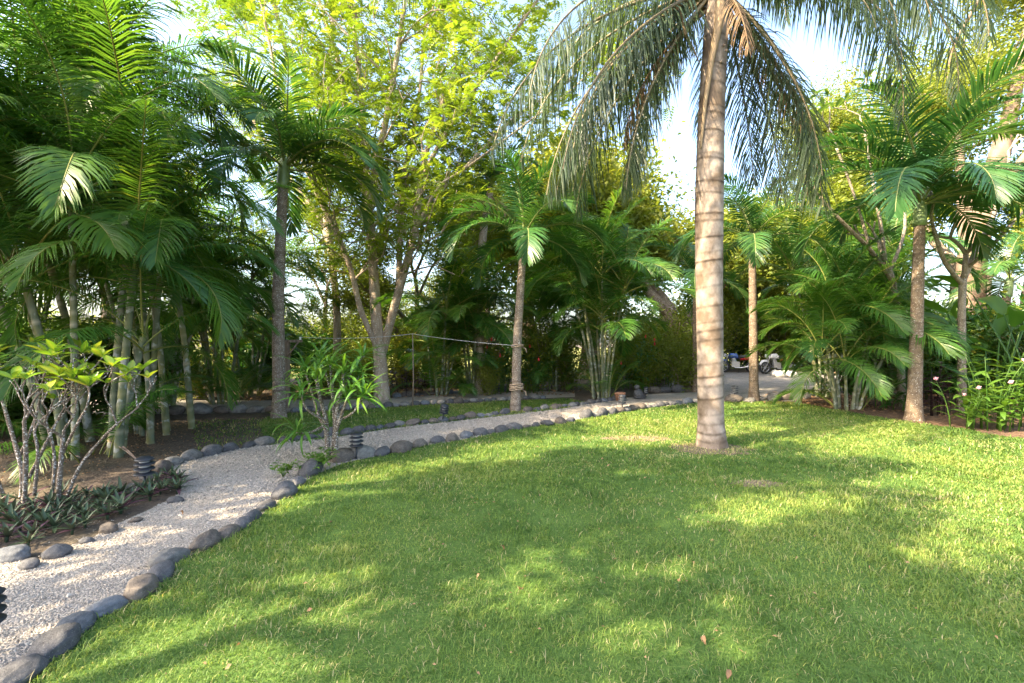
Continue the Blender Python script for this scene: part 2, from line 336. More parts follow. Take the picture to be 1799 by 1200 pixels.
# ------------------------------------------------------------------ ground, lawn, paths
rng = np.random.default_rng(7)
def smooth_line(pts, step=0.18, wob=0.0, seed=1):
    P = np.array([p[:2] for p in pts], float)
    out = []
    n = len(P)
    for i in range(n - 1):
        p0, p1, p2, p3 = P[max(i - 1, 0)], P[i], P[i + 1], P[min(i + 2, n - 1)]
        k = max(2, int(np.linalg.norm(p2 - p1) / step))
        for t in np.arange(k) / k:
            out.append(0.5 * ((2 * p1) + (p2 - p0) * t + (2 * p0 - 5 * p1 + 4 * p2 - p3) * t * t + (3 * p1 - p0 - 3 * p2 + p3) * t ** 3))
    out.append(P[-1]); out = np.array(out)
    if wob:
        r = np.random.default_rng(seed); out[1:-1] += r.normal(0, wob, out[1:-1].shape)
    return out
def sheet(name, poly, z, mat, kind='structure', label=None):
    me = bpy.data.meshes.new(name)
    me.from_pydata([(x, y, z) for x, y in poly], [], [list(range(len(poly)))])
    me.materials.append(mat); me.update()
    if me.polygons[0].normal.z < 0: me.flip_normals()
    o = link(name, me); o['kind'] = kind
    if label: o['label'] = label
    return o

# edges read off the photograph, on the ground
E1 = smooth_line([(-2.6, 1.2), (-2.35, 1.75)] + [gp(*p) for p in [(25, 1200), (100, 1145), (188, 1075), (252, 1040), (300, 995), (365, 962), (405, 943), (440, 917), (480, 890), (522, 855), (560, 832), (610, 812), (672, 800), (740, 785), (800, 775), (870, 762), (940, 748), (1000, 739), (1060, 731), (1120, 720), (1180, 713), (1240, 708), (1300, 706)]])
E2 = smooth_line([(-4.2, 1.6), (-3.9, 2.6)] + [gp(*p) for p in [(0, 985), (60, 985), (110, 962), (165, 942), (215, 915), (275, 888), (318, 862), (308, 835), (300, 820), (340, 806), (400, 792), (480, 778), (560, 769), (620, 760), (700, 748), (770, 740), (850, 731), (920, 723), (1000, 713), (1060, 704), (1110, 697), (1150, 692), (1240, 688)]])
E3 = smooth_line([(-13, 10.0)] + [gp(*p) for p in [(300, 727), (400, 724), (480, 724), (540, 721), (620, 718), (700, 713), (760, 709), (820, 706), (880, 703), (960, 699), (1010, 697)]])
E4 = smooth_line([(-14, 12.4)] + [gp(*p) for p in [(420, 703), (520, 702), (620, 701), (700, 698), (760, 694), (830, 690), (900, 688), (960, 687), (1010, 690)]])
E5 = smooth_line([gp(*p) for p in [(1240, 706), (1300, 706), (1400, 709), (1480, 722), (1600, 742), (1700, 755), (1799, 770)]] + [(12, 6.0), (14, 3.5)])

S = 400
sheet('ground', [(-S, -S), (S, -S), (S, S), (-S, S)], -0.012, M['soil'])
lawn_poly = [tuple(p) for p in E1] + [tuple(p) for p in E5[2:]] + [(14, -6), (-2.6, -6)]
sheet('lawn', lawn_poly, 0.0, M['thatch'])
path_poly = [tuple(p) for p in E1] + [gp(1240, 688)[:2]] + [tuple(p) for p in E2[::-1]] + [(-4.2, -6), (-2.7, -6)]
sheet('gravel_path', path_poly, -0.006, M['gravel'])
sheet('side_path', [tuple(p) for p in E3] + [tuple(p) for p in E4[::-1]], -0.006, M['gravel'])
strip_poly = [tuple(p) for p in smooth_line([gp(*p) for p in [(470, 782), (560, 772), (620, 763), (700, 751), (770, 743), (850, 734), (920, 726), (1000, 716), (1030, 708)]])] + \
    [tuple(p) for p in smooth_line([gp(*p) for p in [(1000, 702), (960, 702), (880, 706), (820, 709), (760, 712), (700, 716), (620, 721), (540, 725), (480, 730), (455, 745)]])]
sheet('lawn_strip', strip_poly, 0.0, M['thatch'])
drive_poly = [gp(1238, 708)[:2], gp(1238, 688)[:2], gp(1150, 684)[:2], gp(1180, 672)[:2], (7, 23), (22, 23.5), (24, 15.5), gp(1405, 695)[:2], gp(1400, 705)[:2], gp(1300, 705)[:2]]
sheet('driveway', drive_poly, -0.003, M['drive'])
M['field'] = ground_mat('rough_field', [(0.3, (.12, .14, .04)), (0.5, (.21, .22, .06)), (0.7, (.32, .29, .10))], 3.0, bump=0.6, bscale=12)
sheet('field', [(-90, 19), (4.5, 19), (4.5, 25), (30, 27), (90, 27), (90, 110), (-90, 110)], -0.005, M['field'])
bed_poly = [tuple(p) for p in E5[3:]] + [(30, 6), (30, 17), (10.5, 16), gp(1410, 697)[:2]]
sheet('flower_bed', bed_poly, -0.004, M['litter'])

for k_, (c_, rx_, ry_) in enumerate([(gp(1248, 789), .62, .42), (gp(1120, 771), .62, .22), (gp(1330, 850), .30, .14)]):
    rb_ = random.Random(900 + k_); pl = []
    for q_ in range(28):
        a_ = q_ / 28 * 6.283; f_ = rb_.uniform(.7, 1.1); pl.append((c_[0] + rx_ * f_ * math.cos(a_), c_[1] + ry_ * f_ * math.sin(a_)))
    sheet('bare_earth', pl, 0.004, M['earth'])

def inpoly(P, poly):
    poly = np.array(poly); x, y = P[:, 0], P[:, 1]; r = np.zeros(len(P), bool); j = len(poly) - 1
    for i in range(len(poly)):
        xi, yi = poly[i]; xj, yj = poly[j]
        if yi != yj:
            r ^= ((yi > y) != (yj > y)) & (x < (xj - xi) * (y - yi) / (yj - yi) + xi)
        j = i
    return r
def infront(P, m=0.15):
    return (np.abs(P[:, 0]) < 1.13 * P[:, 1] + 1.5) & (P[:, 1] > 0.9)
def vnoise(P, s, seed):
    r = np.random.default_rng(seed); G = r.random((64, 64)); q = P[:, :2] * s + 20; i = np.floor(q).astype(int); f = q - i; f = f * f * (3 - 2 * f)
    g = lambda a, b: G[(i[:, 0] + a) % 64, (i[:, 1] + b) % 64]
    return (g(0, 0) * (1 - f[:, 0]) + g(1, 0) * f[:, 0]) * (1 - f[:, 1]) + (g(0, 1) * (1 - f[:, 0]) + g(1, 1) * f[:, 0]) * f[:, 1]

PALM_XY = gp(1250, 783)[:2]
BARE = [(gp(1245, 790), .55), (gp(1120, 771), .5), (gp(1190, 800), .35), (gp(1330, 850), .3), (gp(1060, 770), .3)]
def grass_patch(poly, name, label, dens, seed, hmul=1.0):
    r = np.random.default_rng(seed); poly = np.array(poly)
    x0, y0 = poly.min(0); x1, y1 = poly.max(0); x0 = max(x0, -12); x1 = min(x1, 13); y0 = max(y0, 0.9); y1 = min(y1, 14)
    PP = []
    for ya in np.arange(y0, y1, 0.5):
        n = int(dens(ya + .25) * 0.5 * (x1 - x0)); P = np.stack([r.uniform(x0, x1, n), r.uniform(ya, min(ya + .5, y1), n)], 1)
        PP.append(P[infront(P)])
    P = np.concatenate(PP); P = P[inpoly(P, poly)]
    keep = r.random(len(P)); bare = np.zeros(len(P))
    for c, rad in BARE:
        dd = np.hypot(P[:, 0] - c[0], (P[:, 1] - c[1]) * 1.3) + (vnoise(P, 5, 3) - .5) * .35
        bare = np.maximum(bare, np.clip(1.2 - dd / rad, 0, 1))
    thin = np.clip((vnoise(P, 1.3, 9) * .6 + vnoise(P, 5, 19) * .4 - .60) * 4, 0, .5)
    kk = keep > np.maximum(bare * .62, thin); P = P[kk]; bare = bare[kk]
    n = len(P); d = np.hypot(P[:, 0], P[:, 1])
    clump = vnoise(P, 9, 5); tall = .5 * vnoise(P, 2.2, 8) + .5 * vnoise(P, 7, 28)
    h = r.uniform(.018, .04, n) * (0.4 + 1.25 * tall) * np.where(r.random(n) < .08, 1.7, 1.0) * hmul * np.clip(0.9 + d / 40, .9, 1.2); w = r.uniform(.002, .005, n) * np.clip(d / 3.2, 0.9, 3.4)
    az = r.uniform(0, 2 * math.pi, n) ; lean = r.uniform(.5, 1.6, n)
    dx, dy = np.cos(az), np.sin(az); wx, wy = -dy, dx
    z0 = np.full(n, -0.004)
    B = np.stack([P[:, 0], P[:, 1], z0], 1); Wv = np.stack([wx, wy, np.zeros(n)], 1) * (w / 2)[:, None]
    mid = B + np.stack([dx * h * lean * .35, dy * h * lean * .35, h * .62], 1)
    tip = B + np.stack([dx * h * lean * 1.0, dy * h * lean * 1.0, h * np.maximum(.25, 1.0 - .17 * lean * lean)], 1)
    V = np.stack([B - Wv, B + Wv, mid + Wv * .85, mid - Wv * .85, tip], 1).reshape(-1, 3)
    k = np.arange(n)[:, None] * 5
    v = np.clip(-.02 + .55 * vnoise(P, .9, 4) + .22 * vnoise(P, 3.1, 44) + .36 * clump - .06 + r.normal(0, .2, n), 0, .86)
    dry = r.random(n) < (.03 + .16 * np.clip(vnoise(P, 1.6, 14) * 1.6 - .5, 0, 1) + .7 * bare); v[dry] = r.uniform(.88, 1, dry.sum())
    mb = MB(); mb.add(V, k + np.array([[3, 2, 4]]), k + np.array([[0, 1, 2, 3]]), 0, np.repeat(v, 5))
    o = link(name, mb.mesh(name, M['grass'])); tag(o, label, 'grass', kind='stuff')
    print(name, n); return o
grass_patch(lawn_poly, 'lawn_grass', 'short mown green grass of the open lawn around the tall ringed palm', lambda y: 5000 if y < 1.6 else 9000 if y < 3 else 6600 if y < 4 else 4600 if y < 6 else 2600 if y < 9 else 1500, 11)
grass_patch(strip_poly, 'strip_grass', 'short grass growing in the strip between the two gravel paths', lambda y: 2200, 12)
# thin grass tufts creeping onto the bare soil
soil_patch = [gp(350, 800)[:2], gp(520, 768)[:2], gp(520, 732)[:2], gp(330, 740)[:2]]
grass_patch(soil_patch, 'sparse_grass', 'thin sparse grass creeping over the bare soil beside the gravel path', lambda y: 420, 13)

def pebbles():
    r = np.random.default_rng(21); PP = []
    for ya in np.arange(0.9, 11, 0.4):
        dn = 5200 if ya < 3.5 else 3600 if ya < 5 else 1500 if ya < 7 else 600
        n = int(dn * .4 * 16); P = np.stack([r.uniform(-9, 7, n), r.uniform(ya, ya + .4, n)], 1); PP.append(P[infront(P)])
    P = np.concatenate(PP); P = P[inpoly(P, path_poly)]
    # a few kicked out on to the soil and the lawn edge
    n2 = 1500; k = r.integers(0, len(P), n2); S2 = P[k] + r.normal(0, .16, (n2, 2)); P = np.concatenate([P, S2[infront(S2)]])
    n = len(P); d = P[:, 1]
    s = r.lognormal(-5.15, .33, n) * np.clip(d / 4.2, .85, 2.0)
    O = np.array([(1, 0, 0), (0, 1, 0), (-1, 0, 0), (0, -1, 0), (0, 0, .75), (0, 0, -.6)], float)
    F = np.array([(0, 1, 4), (1, 2, 4), (2, 3, 4), (3, 0, 4), (1, 0, 5), (2, 1, 5), (3, 2, 5), (0, 3, 5)])
    a = r.uniform(0, 6.28, n); c, sn = np.cos(a), np.sin(a); sc = r.uniform(.6, 1.3, (n, 1, 3))
    V = O[None] * sc + r.normal(0, .12, (n, 6, 3))
    X = V[:, :, 0] * c[:, None] - V[:, :, 1] * sn[:, None]; Y = V[:, :, 0] * sn[:, None] + V[:, :, 1] * c[:, None]
    V = np.stack([X, Y, V[:, :, 2]], -1) * s[:, None, None]
    V[:, :, 0] += P[:, None, 0]; V[:, :, 1] += P[:, None, 1]; V[:, :, 2] += (-0.006 + s * .35)[:, None]
    mb = MB(); mb.add(V.reshape(-1, 3), (np.arange(n)[:, None, None] * 6 + F[None]).reshape(-1, 3), None, 0, np.repeat(np.clip(r.beta(2.2, 1.3, n), 0, 1), 6))
    o = link('loose_gravel', mb.mesh('loose_gravel', M['pebble'], smooth=False)); tag(o, 'crushed white gravel covering the curving garden path', 'gravel', kind='stuff'); print('pebbles', n)
pebbles()

def litter(poly, name, label, n, seed, size=(.02, .06)):
    r = np.random.default_rng(seed); poly = np.array(poly); x0, y0 = poly.min(0); x1, y1 = poly.max(0)
    P = np.stack([r.uniform(x0, x1, n), r.uniform(y0, y1, n)], 1); P = P[inpoly(P, poly)]; n = len(P)
    s = r.uniform(*size, n); a = r.uniform(0, 6.28, n); asp = r.uniform(.2, .5, n)
    u = np.stack([np.cos(a), np.sin(a), r.normal(0, .25, n)], 1) * s[:, None]; w = np.stack([-np.sin(a), np.cos(a), r.normal(0, .4, n)], 1) * (s * asp)[:, None]
    C = np.stack([P[:, 0], P[:, 1], r.uniform(0.006, .03, n)], 1)
    V = np.stack([C - u, C + w, C + u, C - w + np.array([0, 0, .008])], 1).reshape(-1, 3); k = np.arange(n)[:, None] * 4
    mb = MB(); mb.add(V, np.concatenate([k + [[0, 1, 2]], k + [[0, 2, 3]]]), None, 0, np.repeat(r.random(n), 4))
    tag(link(name, mb.mesh(name, M['dry'])), label, 'leaf litter', kind='stuff')
litter([(6.0, 11.6), (9, 9.0), (12.5, 7.4), (17, 7), (17, 14), (8, 14)], 'leaf_litter', 'brown fallen leaves covering the bed under the palms', 5200, 31)
litter([gp(0, 860)[:2], gp(300, 815)[:2], gp(520, 765)[:2], gp(500, 735)[:2], gp(0, 745)[:2]], 'leaf_debris', 'small dry debris scattered on the bare soil by the cane palms', 2600, 32, (.006, .02))
litter([(-1.9, 1.9), (-1.0, 4.2), (0.5, 7), (6, 9.5), (9.5, 7.2), (3, 1.9)], 'lawn_clippings', 'tiny dry clippings and leaf bits lying in the lawn', 900, 34, (.006, .017))
litter([gp(420, 706)[:2], gp(1000, 694)[:2], (3.5, 16), (-12, 16)], 'fallen_leaves', 'dry leaves lying under the planting behind the far path', 3000, 33)

# ------------------------------------------------------------------ border stones
def rock_mesh(seed, sub=4, mat=None, flat=2):
    r = random.Random(seed); bm = bmesh.new(); bmesh.ops.create_icosphere(bm, subdivisions=sub, radius=1)
    off = Vector((r.uniform(-50, 50), r.uniform(-50, 50), r.uniform(-50, 50)))
    cuts = [(Vector((r.gauss(0, 1), r.gauss(0, 1), r.uniform(.1, 1))).normalized(), r.uniform(.72, .9)) for _ in range(flat)]
    ay, az = r.uniform(.58, .82), r.uniform(.52, .72)
    for v in bm.verts:
        p = v.co.normalized(); k = 1 + .16 * mnoise.noise(p * 1.1 + off) + .07 * mnoise.noise(p * 2.6 + off) + .02 * mnoise.noise(p * 7 + off)
        p = p * k
        for n, dd in cuts:
            e = p.dot(n) - dd
            if e > 0: p = p - n * e * .75
        v.co = Vector((p.x, p.y * ay, p.z * az))
    me = bpy.data.meshes.new('stone'); bm.to_mesh(me); bm.free()
    for q in me.polygons: q.use_smooth = True
    me.materials.append(mat or M['stone']); return me
ROCK = [rock_mesh(s) for s in range(12)]
ROCKL = [rock_mesh(50 + s, 3) for s in range(8)]
r0 = random.Random(3)
def stone(x, y, w, rz, side, where, low=False, tall=1.0, label=None, cols=('dark grey', 'blue grey', 'brownish', 'dark grey', 'pale grey')):
    me = r0.choice(ROCKL if low else ROCK); s = w / 2; cn = r0.choice(cols)
    o = link('border_stone', me, None, (x, y, s * .30 * tall - .012), (r0.uniform(-.2, .2), r0.uniform(-.2, .2), rz), (s, s * r0.uniform(.8, 1.15), s * tall * r0.uniform(.75, 1.15)))
    o.material_slots[0].link = 'OBJECT'; o.material_slots[0].material = M[cn]
    size = 'small' if w < .19 else 'large' if w > .30 else 'medium'
    lab = label or f'{size} {cn} stone {side} {where}'
    tag(o, lab, 'stone', None if label else 'path edging stones: ' + lab)
NEAR = [(28, 1172, 92), (95, 1122, 88), (128, 1088, 64), (184, 1056, 62), (248, 1024, 68), (282, 997, 62), (300, 969, 66), (362, 945, 56), (400, 928, 44), (426, 912, 38), (444, 899, 36), (468, 881, 40), (500, 859, 50), (524, 842, 32), (546, 823, 52), (602, 799, 46), (637, 794, 48), (671, 791, 34), (705, 785, 42), (738, 777, 38), (768, 770, 31), (795, 767, 30), (819, 761, 25), (843, 757, 28), (862, 755, 20), (880, 752, 26), (903, 748, 32), (925, 746, 18), (941, 744, 18), (962, 741, 28), (985, 738, 22), (1003, 735, 20)]
LN = 'between lawn and gravel'
def where(px, tab):
    for lim, ph in tab:
        if px < lim: return ph
    return tab[-1][1]
WN = [(200, 'at the near path bend'), (310, 'just past the path bend'), (410, 'facing the rosette plants'), (540, 'approaching the strap leaved shrub'), (690, 'by the path light'), (790, 'past the path light'), (890, 'facing the tilted path light'), (960, 'facing the roped palm'), (1060, 'past the roped palm'), (1130, 'by the light facing the pot'), (9999, 'near the ringed palm')]
WS = [(150, 'below the spotted shrub'), (330, 'under the rosette plants'), (480, 'beside the bare soil'), (9999, 'behind the strap leaved shrub')]
WT = [(680, 'beside the strap leaved shrub'), (770, 'before the tilted light'), (890, 'before the roped palm'), (1000, 'past the roped palm'), (9999, 'by the pot')]
WF = [(480, 'beyond the bare soil'), (640, 'behind the strap leaved shrub'), (720, 'before the forked tree'), (800, 'by the line prop'), (890, 'before the ginger plants'), (9999, 'behind the roped palm')]
def angle_at(px, py, q):
    a = np.array(gp(px, py)[:2]); b = np.array(gp(*q)[:2]); return math.atan2(b[1] - a[1], b[0] - a[0])
for i, (px, py, w) in enumerate(NEAR):
    d = 1.49 * FPX / (py - HY); x = (px - CX) / FPX * d
    q = NEAR[i + 1][:2] if i + 1 < len(NEAR) else (1040, 728)
    lab = {0: 'largest smooth dark grey stone at the lawn corner of the gravel path', 6: 'long flat pale grey stone lying above the dark stone beside the path bend', 14: 'tall rounded dark stone at the foot of the strap leaved shrub', 15: 'brown mossy stone behind the thin stems of the strap leaved shrub', 16: 'large pale rounded stone just beside the black tiered path light'}.get(i, LN)
    stone(x, d, w / FPX * d * 1.02, angle_at(px, py, q) + r0.uniform(-.25, .25), LN, where(px, WN), tall=1.25 if i == 14 else .75 if i == 6 else 1.0, label=None if lab == LN else lab, cols={0: ('dark grey',), 6: ('pale grey',), 14: ('dark grey',), 15: ('brownish',), 16: ('pale grey',)}.get(i, ('dark grey', 'blue grey', 'dark grey', 'dark grey', 'brownish')))
def stone_run(pts, smin, smax, side, tab, low=True, gap=1.0, **kw):
    P = smooth_line(pts, .05); seg = np.r_[0, np.cumsum(np.linalg.norm(np.diff(P, axis=0), axis=1))]; s = 0
    while s < seg[-1]:
        w = r0.uniform(smin, smax); x = np.interp(s + w / 2, seg, P[:, 0]); y = np.interp(s + w / 2, seg, P[:, 1]); x2 = np.interp(s + w, seg, P[:, 0]); y2 = np.interp(s + w, seg, P[:, 1])
        stone(x + r0.uniform(-.03, .03), y + r0.uniform(-.03, .03), w * 1.08, math.atan2(y2 - y, x2 - x) + r0.uniform(-.3, .3), side, where(CX + x / y * FPX, tab), low, **kw)
        s += w * r0.uniform(.92, 1.08) * gap
stone_run([gp(*p) for p in [(1018, 735), (1060, 729), (1120, 719), (1180, 711), (1222, 707)]], .17, .34, LN, WN)
LB = 'on the planted side of the gravel'
for px, py, w in [(22, 968, 62), (50, 982, 42), (100, 962, 50), (152, 940, 26), (188, 922, 44), (238, 905, 26), (308, 872, 30), (196, 857, 40), (234, 853, 46), (262, 832, 34)]:
    d = 1.5 * FPX / (py - HY); stone((px - CX) / FPX * d, d, w / FPX * d * .85, r0.uniform(-.3, .6), LB, where(px, WS))
stone_run([gp(*p) for p in [(275, 828), (300, 816), (335, 806), (385, 795), (440, 784), (510, 774), (560, 768)]], .17, .3, LB, WS, False)
stone_run([gp(*p) for p in [(566, 768), (620, 761), (700, 749), (770, 741), (850, 732), (890, 727)]], .15, .30, 'between grass strip and near path', WT)
stone_run([gp(*p) for p in [(920, 724), (1000, 714), (1060, 705), (1085, 702)]], .15, .28, 'between grass strip and near path', WT)
stone_run([gp(*p) for p in [(290, 727), (400, 724), (480, 724)]], .3, .55, 'along the far path', WF, cols=('pale grey', 'brownish'))
stone_run([gp(*p) for p in [(510, 723), (540, 721), (620, 718), (700, 713), (760, 709), (820, 706), (880, 703), (895, 702)]], .14, .27, 'on the far path front edge', WF)
stone_run([gp(*p) for p in [(920, 701), (960, 699)]], .18, .36, 'on the far path front edge', WF)
stone_run([gp(*p) for p in [(690, 698), (760, 693), (830, 689), (880, 687)]], .2, .45, 'on the far path planted edge', WF)
stone_run([gp(*p) for p in [(1278, 706), (1300, 706), (1322, 707)]], .25, .42, 'edging the driveway', [(1335, 'left of the brown palm foot'), (9999, 'right of the brown palm foot')], cols=('brownish', 'pale grey'))
stone_run([gp(*p) for p in [(1350, 704), (1380, 702), (1408, 700)]], .3, .55, 'edging the driveway', [(1335, 'left of the brown palm foot'), (9999, 'right of the brown palm foot')], cols=('brownish', 'pale grey'))
stone_run([gp(*p) for p in [(1140, 689), (1180, 688), (1230, 686)]], .3, .5, 'along the shaded bed', [(9999, 'at the path end')], cols=('dark grey', 'brownish'))
for px, py, w in [(1362, 660, .45), (1370, 662, .6), (1381, 661, .5), (1391, 662, .55), (1377, 659, .4)]:
    x, y, _ = gp(px, py); me = r0.choice(ROCKL)
    o = link('white_rock', me.copy(), None, (x, y, .1), (0, 0, r0.uniform(0, 3)), (w / 2,) * 3); o.data.materials[0] = M['whiterock']
    tag(o, 'chalky white rock piled in front of the parked motorcycle', 'rock', 'white rocks by the motorcycle')

# ------------------------------------------------------------------ fronds
def frond_mesh(name, seed, Ln, a0, bend, n, ll, lw, phi0=72, phi1=28, lift=.4, droop=.5, pet=.18, mats=None, plum=0.0, rr=.016, twist=0.0, sway=.08, ragged=0.0, brown=0.0):
    r = np.random.default_rng(seed); mb = MB(); K = 22
    t = np.linspace(0, 1, K); th = a0 - bend * t ** 1.35
    dl = Ln / (K - 1); X = np.r_[0, np.cumsum(np.cos(th[:-1]) * dl)]; Z = np.r_[0, np.cumsum(np.sin(th[:-1]) * dl)]
    sw = r.normal(0, sway); Y = sw * Ln * t ** 2
    P = np.stack([X, Y, Z], 1)
    mb.tube(P, rr * (1 - .85 * t) + .002, 5, 1, .5, cap=False)
    Tn = np.gradient(P, axis=0); Tn /= np.linalg.norm(Tn, axis=1)[:, None]
    st = np.array([0, .33, .68, 1.0]); wd = np.array([.45, 1.0, .72, 0])
    for i in range(n):
        u = (i + r.uniform(-.2, .2)) / (n - 1); u = min(max(u, 0), 1); tt = pet + (1 - pet) * u ** .93
        p = np.array([np.interp(tt, t, P[:, c]) for c in range(3)]); T = np.array([np.interp(tt, t, Tn[:, c]) for c in range(3)]); T /= np.linalg.norm(T)
        Sd = np.array([0, 1.0, 0]) - T[1] * T; Sd /= np.linalg.norm(Sd); Nn = np.cross(T, Sd)
        if Nn[2] < 0 and a0 - bend * tt ** 1.35 > -1.4: Nn = -Nn
        if twist:
            ca, sa = math.cos(twist * tt), math.sin(twist * tt); Sd, Nn = Sd * ca + Nn * sa, Nn * ca - Sd * sa
        prof = (.55 + .45 * math.sin(math.pi * min(1, .12 + .75 * u))) * (1 - .62 * max(0, (u - .72) / .28) ** 1.3)
        for s in (-1, 1):
            if ragged and r.random() < ragged: continue
            ph = R(phi0 + (phi1 - phi0) * u ** 1.2) + r.normal(0, .06)
            lf = lift + r.normal(0, .07) + plum * r.choice([-1, -.2, .55])
            d = Sd * s * math.sin(ph) + T * math.cos(ph) + Nn * lf; d /= np.linalg.norm(d)
            Ll = ll * prof * r.uniform(.88, 1.08); dr = droop * r.uniform(.7, 1.35)
            pts = [p]; ds = [d]; q = p; 
            for k in range(1, 4):
                dk = d + np.array([0, 0, -1]) * dr * (st[k] ** 1.3) * 1.2; dk /= np.linalg.norm(dk)
                q = q + dk * Ll * (st[k] - st[k - 1]); pts.append(q); ds.append(dk)
            W = T - np.dot(T, d) * d; W /= np.linalg.norm(W) + 1e-9
            V = []
            for k in range(3):
                w = lw * wd[k] * .5; V += [pts[k] - W * w, pts[k] + W * w]
            V.append(pts[3]); v = min(1, max(0, r.normal(.45, .2)))
            if brown and r.random() < brown * u: v = 1.0
            mb.add(V, [(4, 5, 6)], [(0, 1, 3, 2), (2, 3, 5, 4)], 0, v)
    return mb.mesh(name, mats)

FR = {}
def family(key, copies, **kw):
    angs = [88, 76, 62, 48, 34, 18]; FR[key] = []
    for i, a in enumerate(angs):
        for j in range(copies):
            k = dict(kw); bend = k.pop('bend'); Ln = k.pop('Ln'); rr_ = random.Random(hash_(key) + i * 17 + j)
            FR[key].append((a, frond_mesh('frond', hash_(key) + i * 31 + j * 7, Ln * rr_.uniform(.88, 1.1), R(a), R(bend * rr_.uniform(.8, 1.15) * (.55 + .45 * (90 - a) / 60 if a > 60 else 1)), **k)))
def hash_(s): return sum(ord(c) * (i + 3) for i, c in enumerate(s))
family('areca', 2, Ln=2.0, bend=95, n=54, ll=.56, lw=.024, lift=.42, droop=.7, pet=.22, mats=[M['areca'], M['areca_rach']], twist=.25)
family('areca_big', 2, Ln=2.8, bend=122, n=70, ll=.70, lw=.027, lift=.38, droop=.95, pet=.2, mats=[M['areca'], M['areca_rach']], twist=.3)
family('adon', 2, Ln=2.15, bend=120, n=58, ll=.66, lw=.034, lift=.35, droop=.6, pet=.12, phi0=62, mats=[M['adon'], M['adon_rach']], rr=.022, brown=.1)
family('far', 1, Ln=2.0, bend=100, n=26, ll=.55, lw=.06, lift=.4, droop=.6, pet=.2, mats=[M['areca'], M['areca_rach']])

def pick(key, ang, r):
    c = sorted(FR[key], key=lambda q: abs(q[0] - ang) + r.uniform(0, 9)); return c[0][1]

def ringed(P, Rd, nring, seg, lip, r, step=.012, jit=.15, up=0.0):
    "resample a stem and add ring scars; returns points, radii, ring attribute"
    P = np.array(P, float); s = np.r_[0, np.cumsum(np.linalg.norm(np.diff(P, axis=0), axis=1))]; Lt = s[-1]
    n = max(8, int(Lt / step)); u = np.linspace(0, Lt, n)
    from_ = lambda A: np.interp(u, s, A)
    Q = np.stack([from_(P[:, c]) for c in range(3)], 1)
    # smooth
    for _ in range(int(n * .06) + 1):
        Q[1:-1] = .25 * Q[:-2] + .5 * Q[1:-1] + .25 * Q[2:]
    rad = from_(np.array(Rd, float)); rk = np.sort((np.arange(nring) + r.uniform(-jit, jit, nring)) / nring) ** (1 - up) * Lt
    dd = np.min(np.abs(u[:, None] - rk[None]), axis=1); w = Lt / nring
    amp = r.uniform(.25, 1.0, nring)[np.argmin(np.abs(u[:, None] - rk[None]), axis=1)]
    ra = np.exp(-(dd / (min(.1 * w, .022))) ** 2) * amp
    idx = np.searchsorted(rk, u); ph = (u - np.r_[0, rk][idx]) / w
    rad = rad * (1 + lip * (ra - .5 * ph))
    return Q, rad, ra

def trunk_mesh(name, P, Rd, nring, mat, seed=1, seg=18, lip=.03, step=.02, wob=.02, up=0.0, jit=.15):
    r = np.random.default_rng(seed); Q, rad, ra = ringed(P, Rd, nring, seg, lip, r, step, up=up, jit=jit)
    mb = MB(); mb.tube(Q, rad, seg, 0, ra)
    V = mb.V[0].reshape(len(Q), seg, 3)                        # unround and tilt the rings a little
    th = np.arange(seg) / seg * 6.283; z = np.arange(len(Q)) * step
    k = 1 + wob * np.sin(th[None] * 2 + z[:, None] * 1.3 + seed) + wob * .6 * np.sin(th[None] * 3 - z[:, None] * 2.1)
    V = Q[:, None] + (V - Q[:, None]) * k[..., None]; V[:, :, 2] += (.045 * rad[:, None] / .1 * .3) * np.sin(th[None] + 2 * np.sin(z[:, None] * .9))
    mb.V[0] = V.reshape(-1, 3)
    return mb.mesh(name, mat)

def cane_mesh(P, r0_, nr, seed, mat='cane'):
    return trunk_mesh('stem', P, [r0_ * 1.25, r0_ * 1.05, r0_, r0_ * .95, r0_ * .9], nr, M[mat], seed, 9, .10, .05, 0)

def cane_palm(name, label, loc, seed, stems, fam, nf=(6, 8), group=None, rstem=.035, spread=.35, hs=(1.2, 2.4), lean=.35, fs=1.0, given=None, low=4):
    r = random.Random(seed); t = thing(name, label, 'palm', loc, 0, group)
    protos = []
    for s in range(stems):
        if given and s < len(given): bx, by, tx, ty, h = given[s]
        else:
            a = r.uniform(0, 6.28); rr_ = spread * math.sqrt(r.random()); bx, by = rr_ * math.cos(a), rr_ * math.sin(a); h = r.uniform(*hs)
            tx, ty = bx + math.cos(a) * lean * h * r.uniform(.3, 1), by + math.sin(a) * lean * h * r.uniform(.3, 1)
        P = [(bx + (tx - bx) * q ** 1.4, by + (ty - by) * q ** 1.4, -.02 + h * q) for q in (0, .25, .5, .75, 1)]
        link('stem', cane_mesh(P, rstem * r.uniform(.75, 1.15), max(5, int(h / .16)), seed * 13 + s), t)
        nfr = r.randint(*nf); ph = r.uniform(0, 6.28); sc = fs * r.uniform(.85, 1.12) * (0.75 + .25 * min(1, h / hs[1]))
        leanaz = math.atan2(ty - by, tx - bx)
        for k in range(nfr):
            q = k / max(1, nfr - 1); ang = 86 - 66 * q ** 1.1
            az = ph + k * 2.4 + r.uniform(-.3, .3)
            link('frond', pick(fam, ang, r), t, (tx, ty, h - .02 - .22 * q), (r.uniform(-.1, .1), r.uniform(-.1, .1), az), sc * r.uniform(.85, 1.08))
    for k in range(low):                                     # young shoots from the base
        a = r.uniform(0, 6.28); link('frond', pick(fam, r.choice([76, 62, 48]), r), t, (.25 * math.cos(a), .25 * math.sin(a), 0), (0, 0, a + r.uniform(-.4, .4)), fs * r.uniform(.45, .75))
    return t

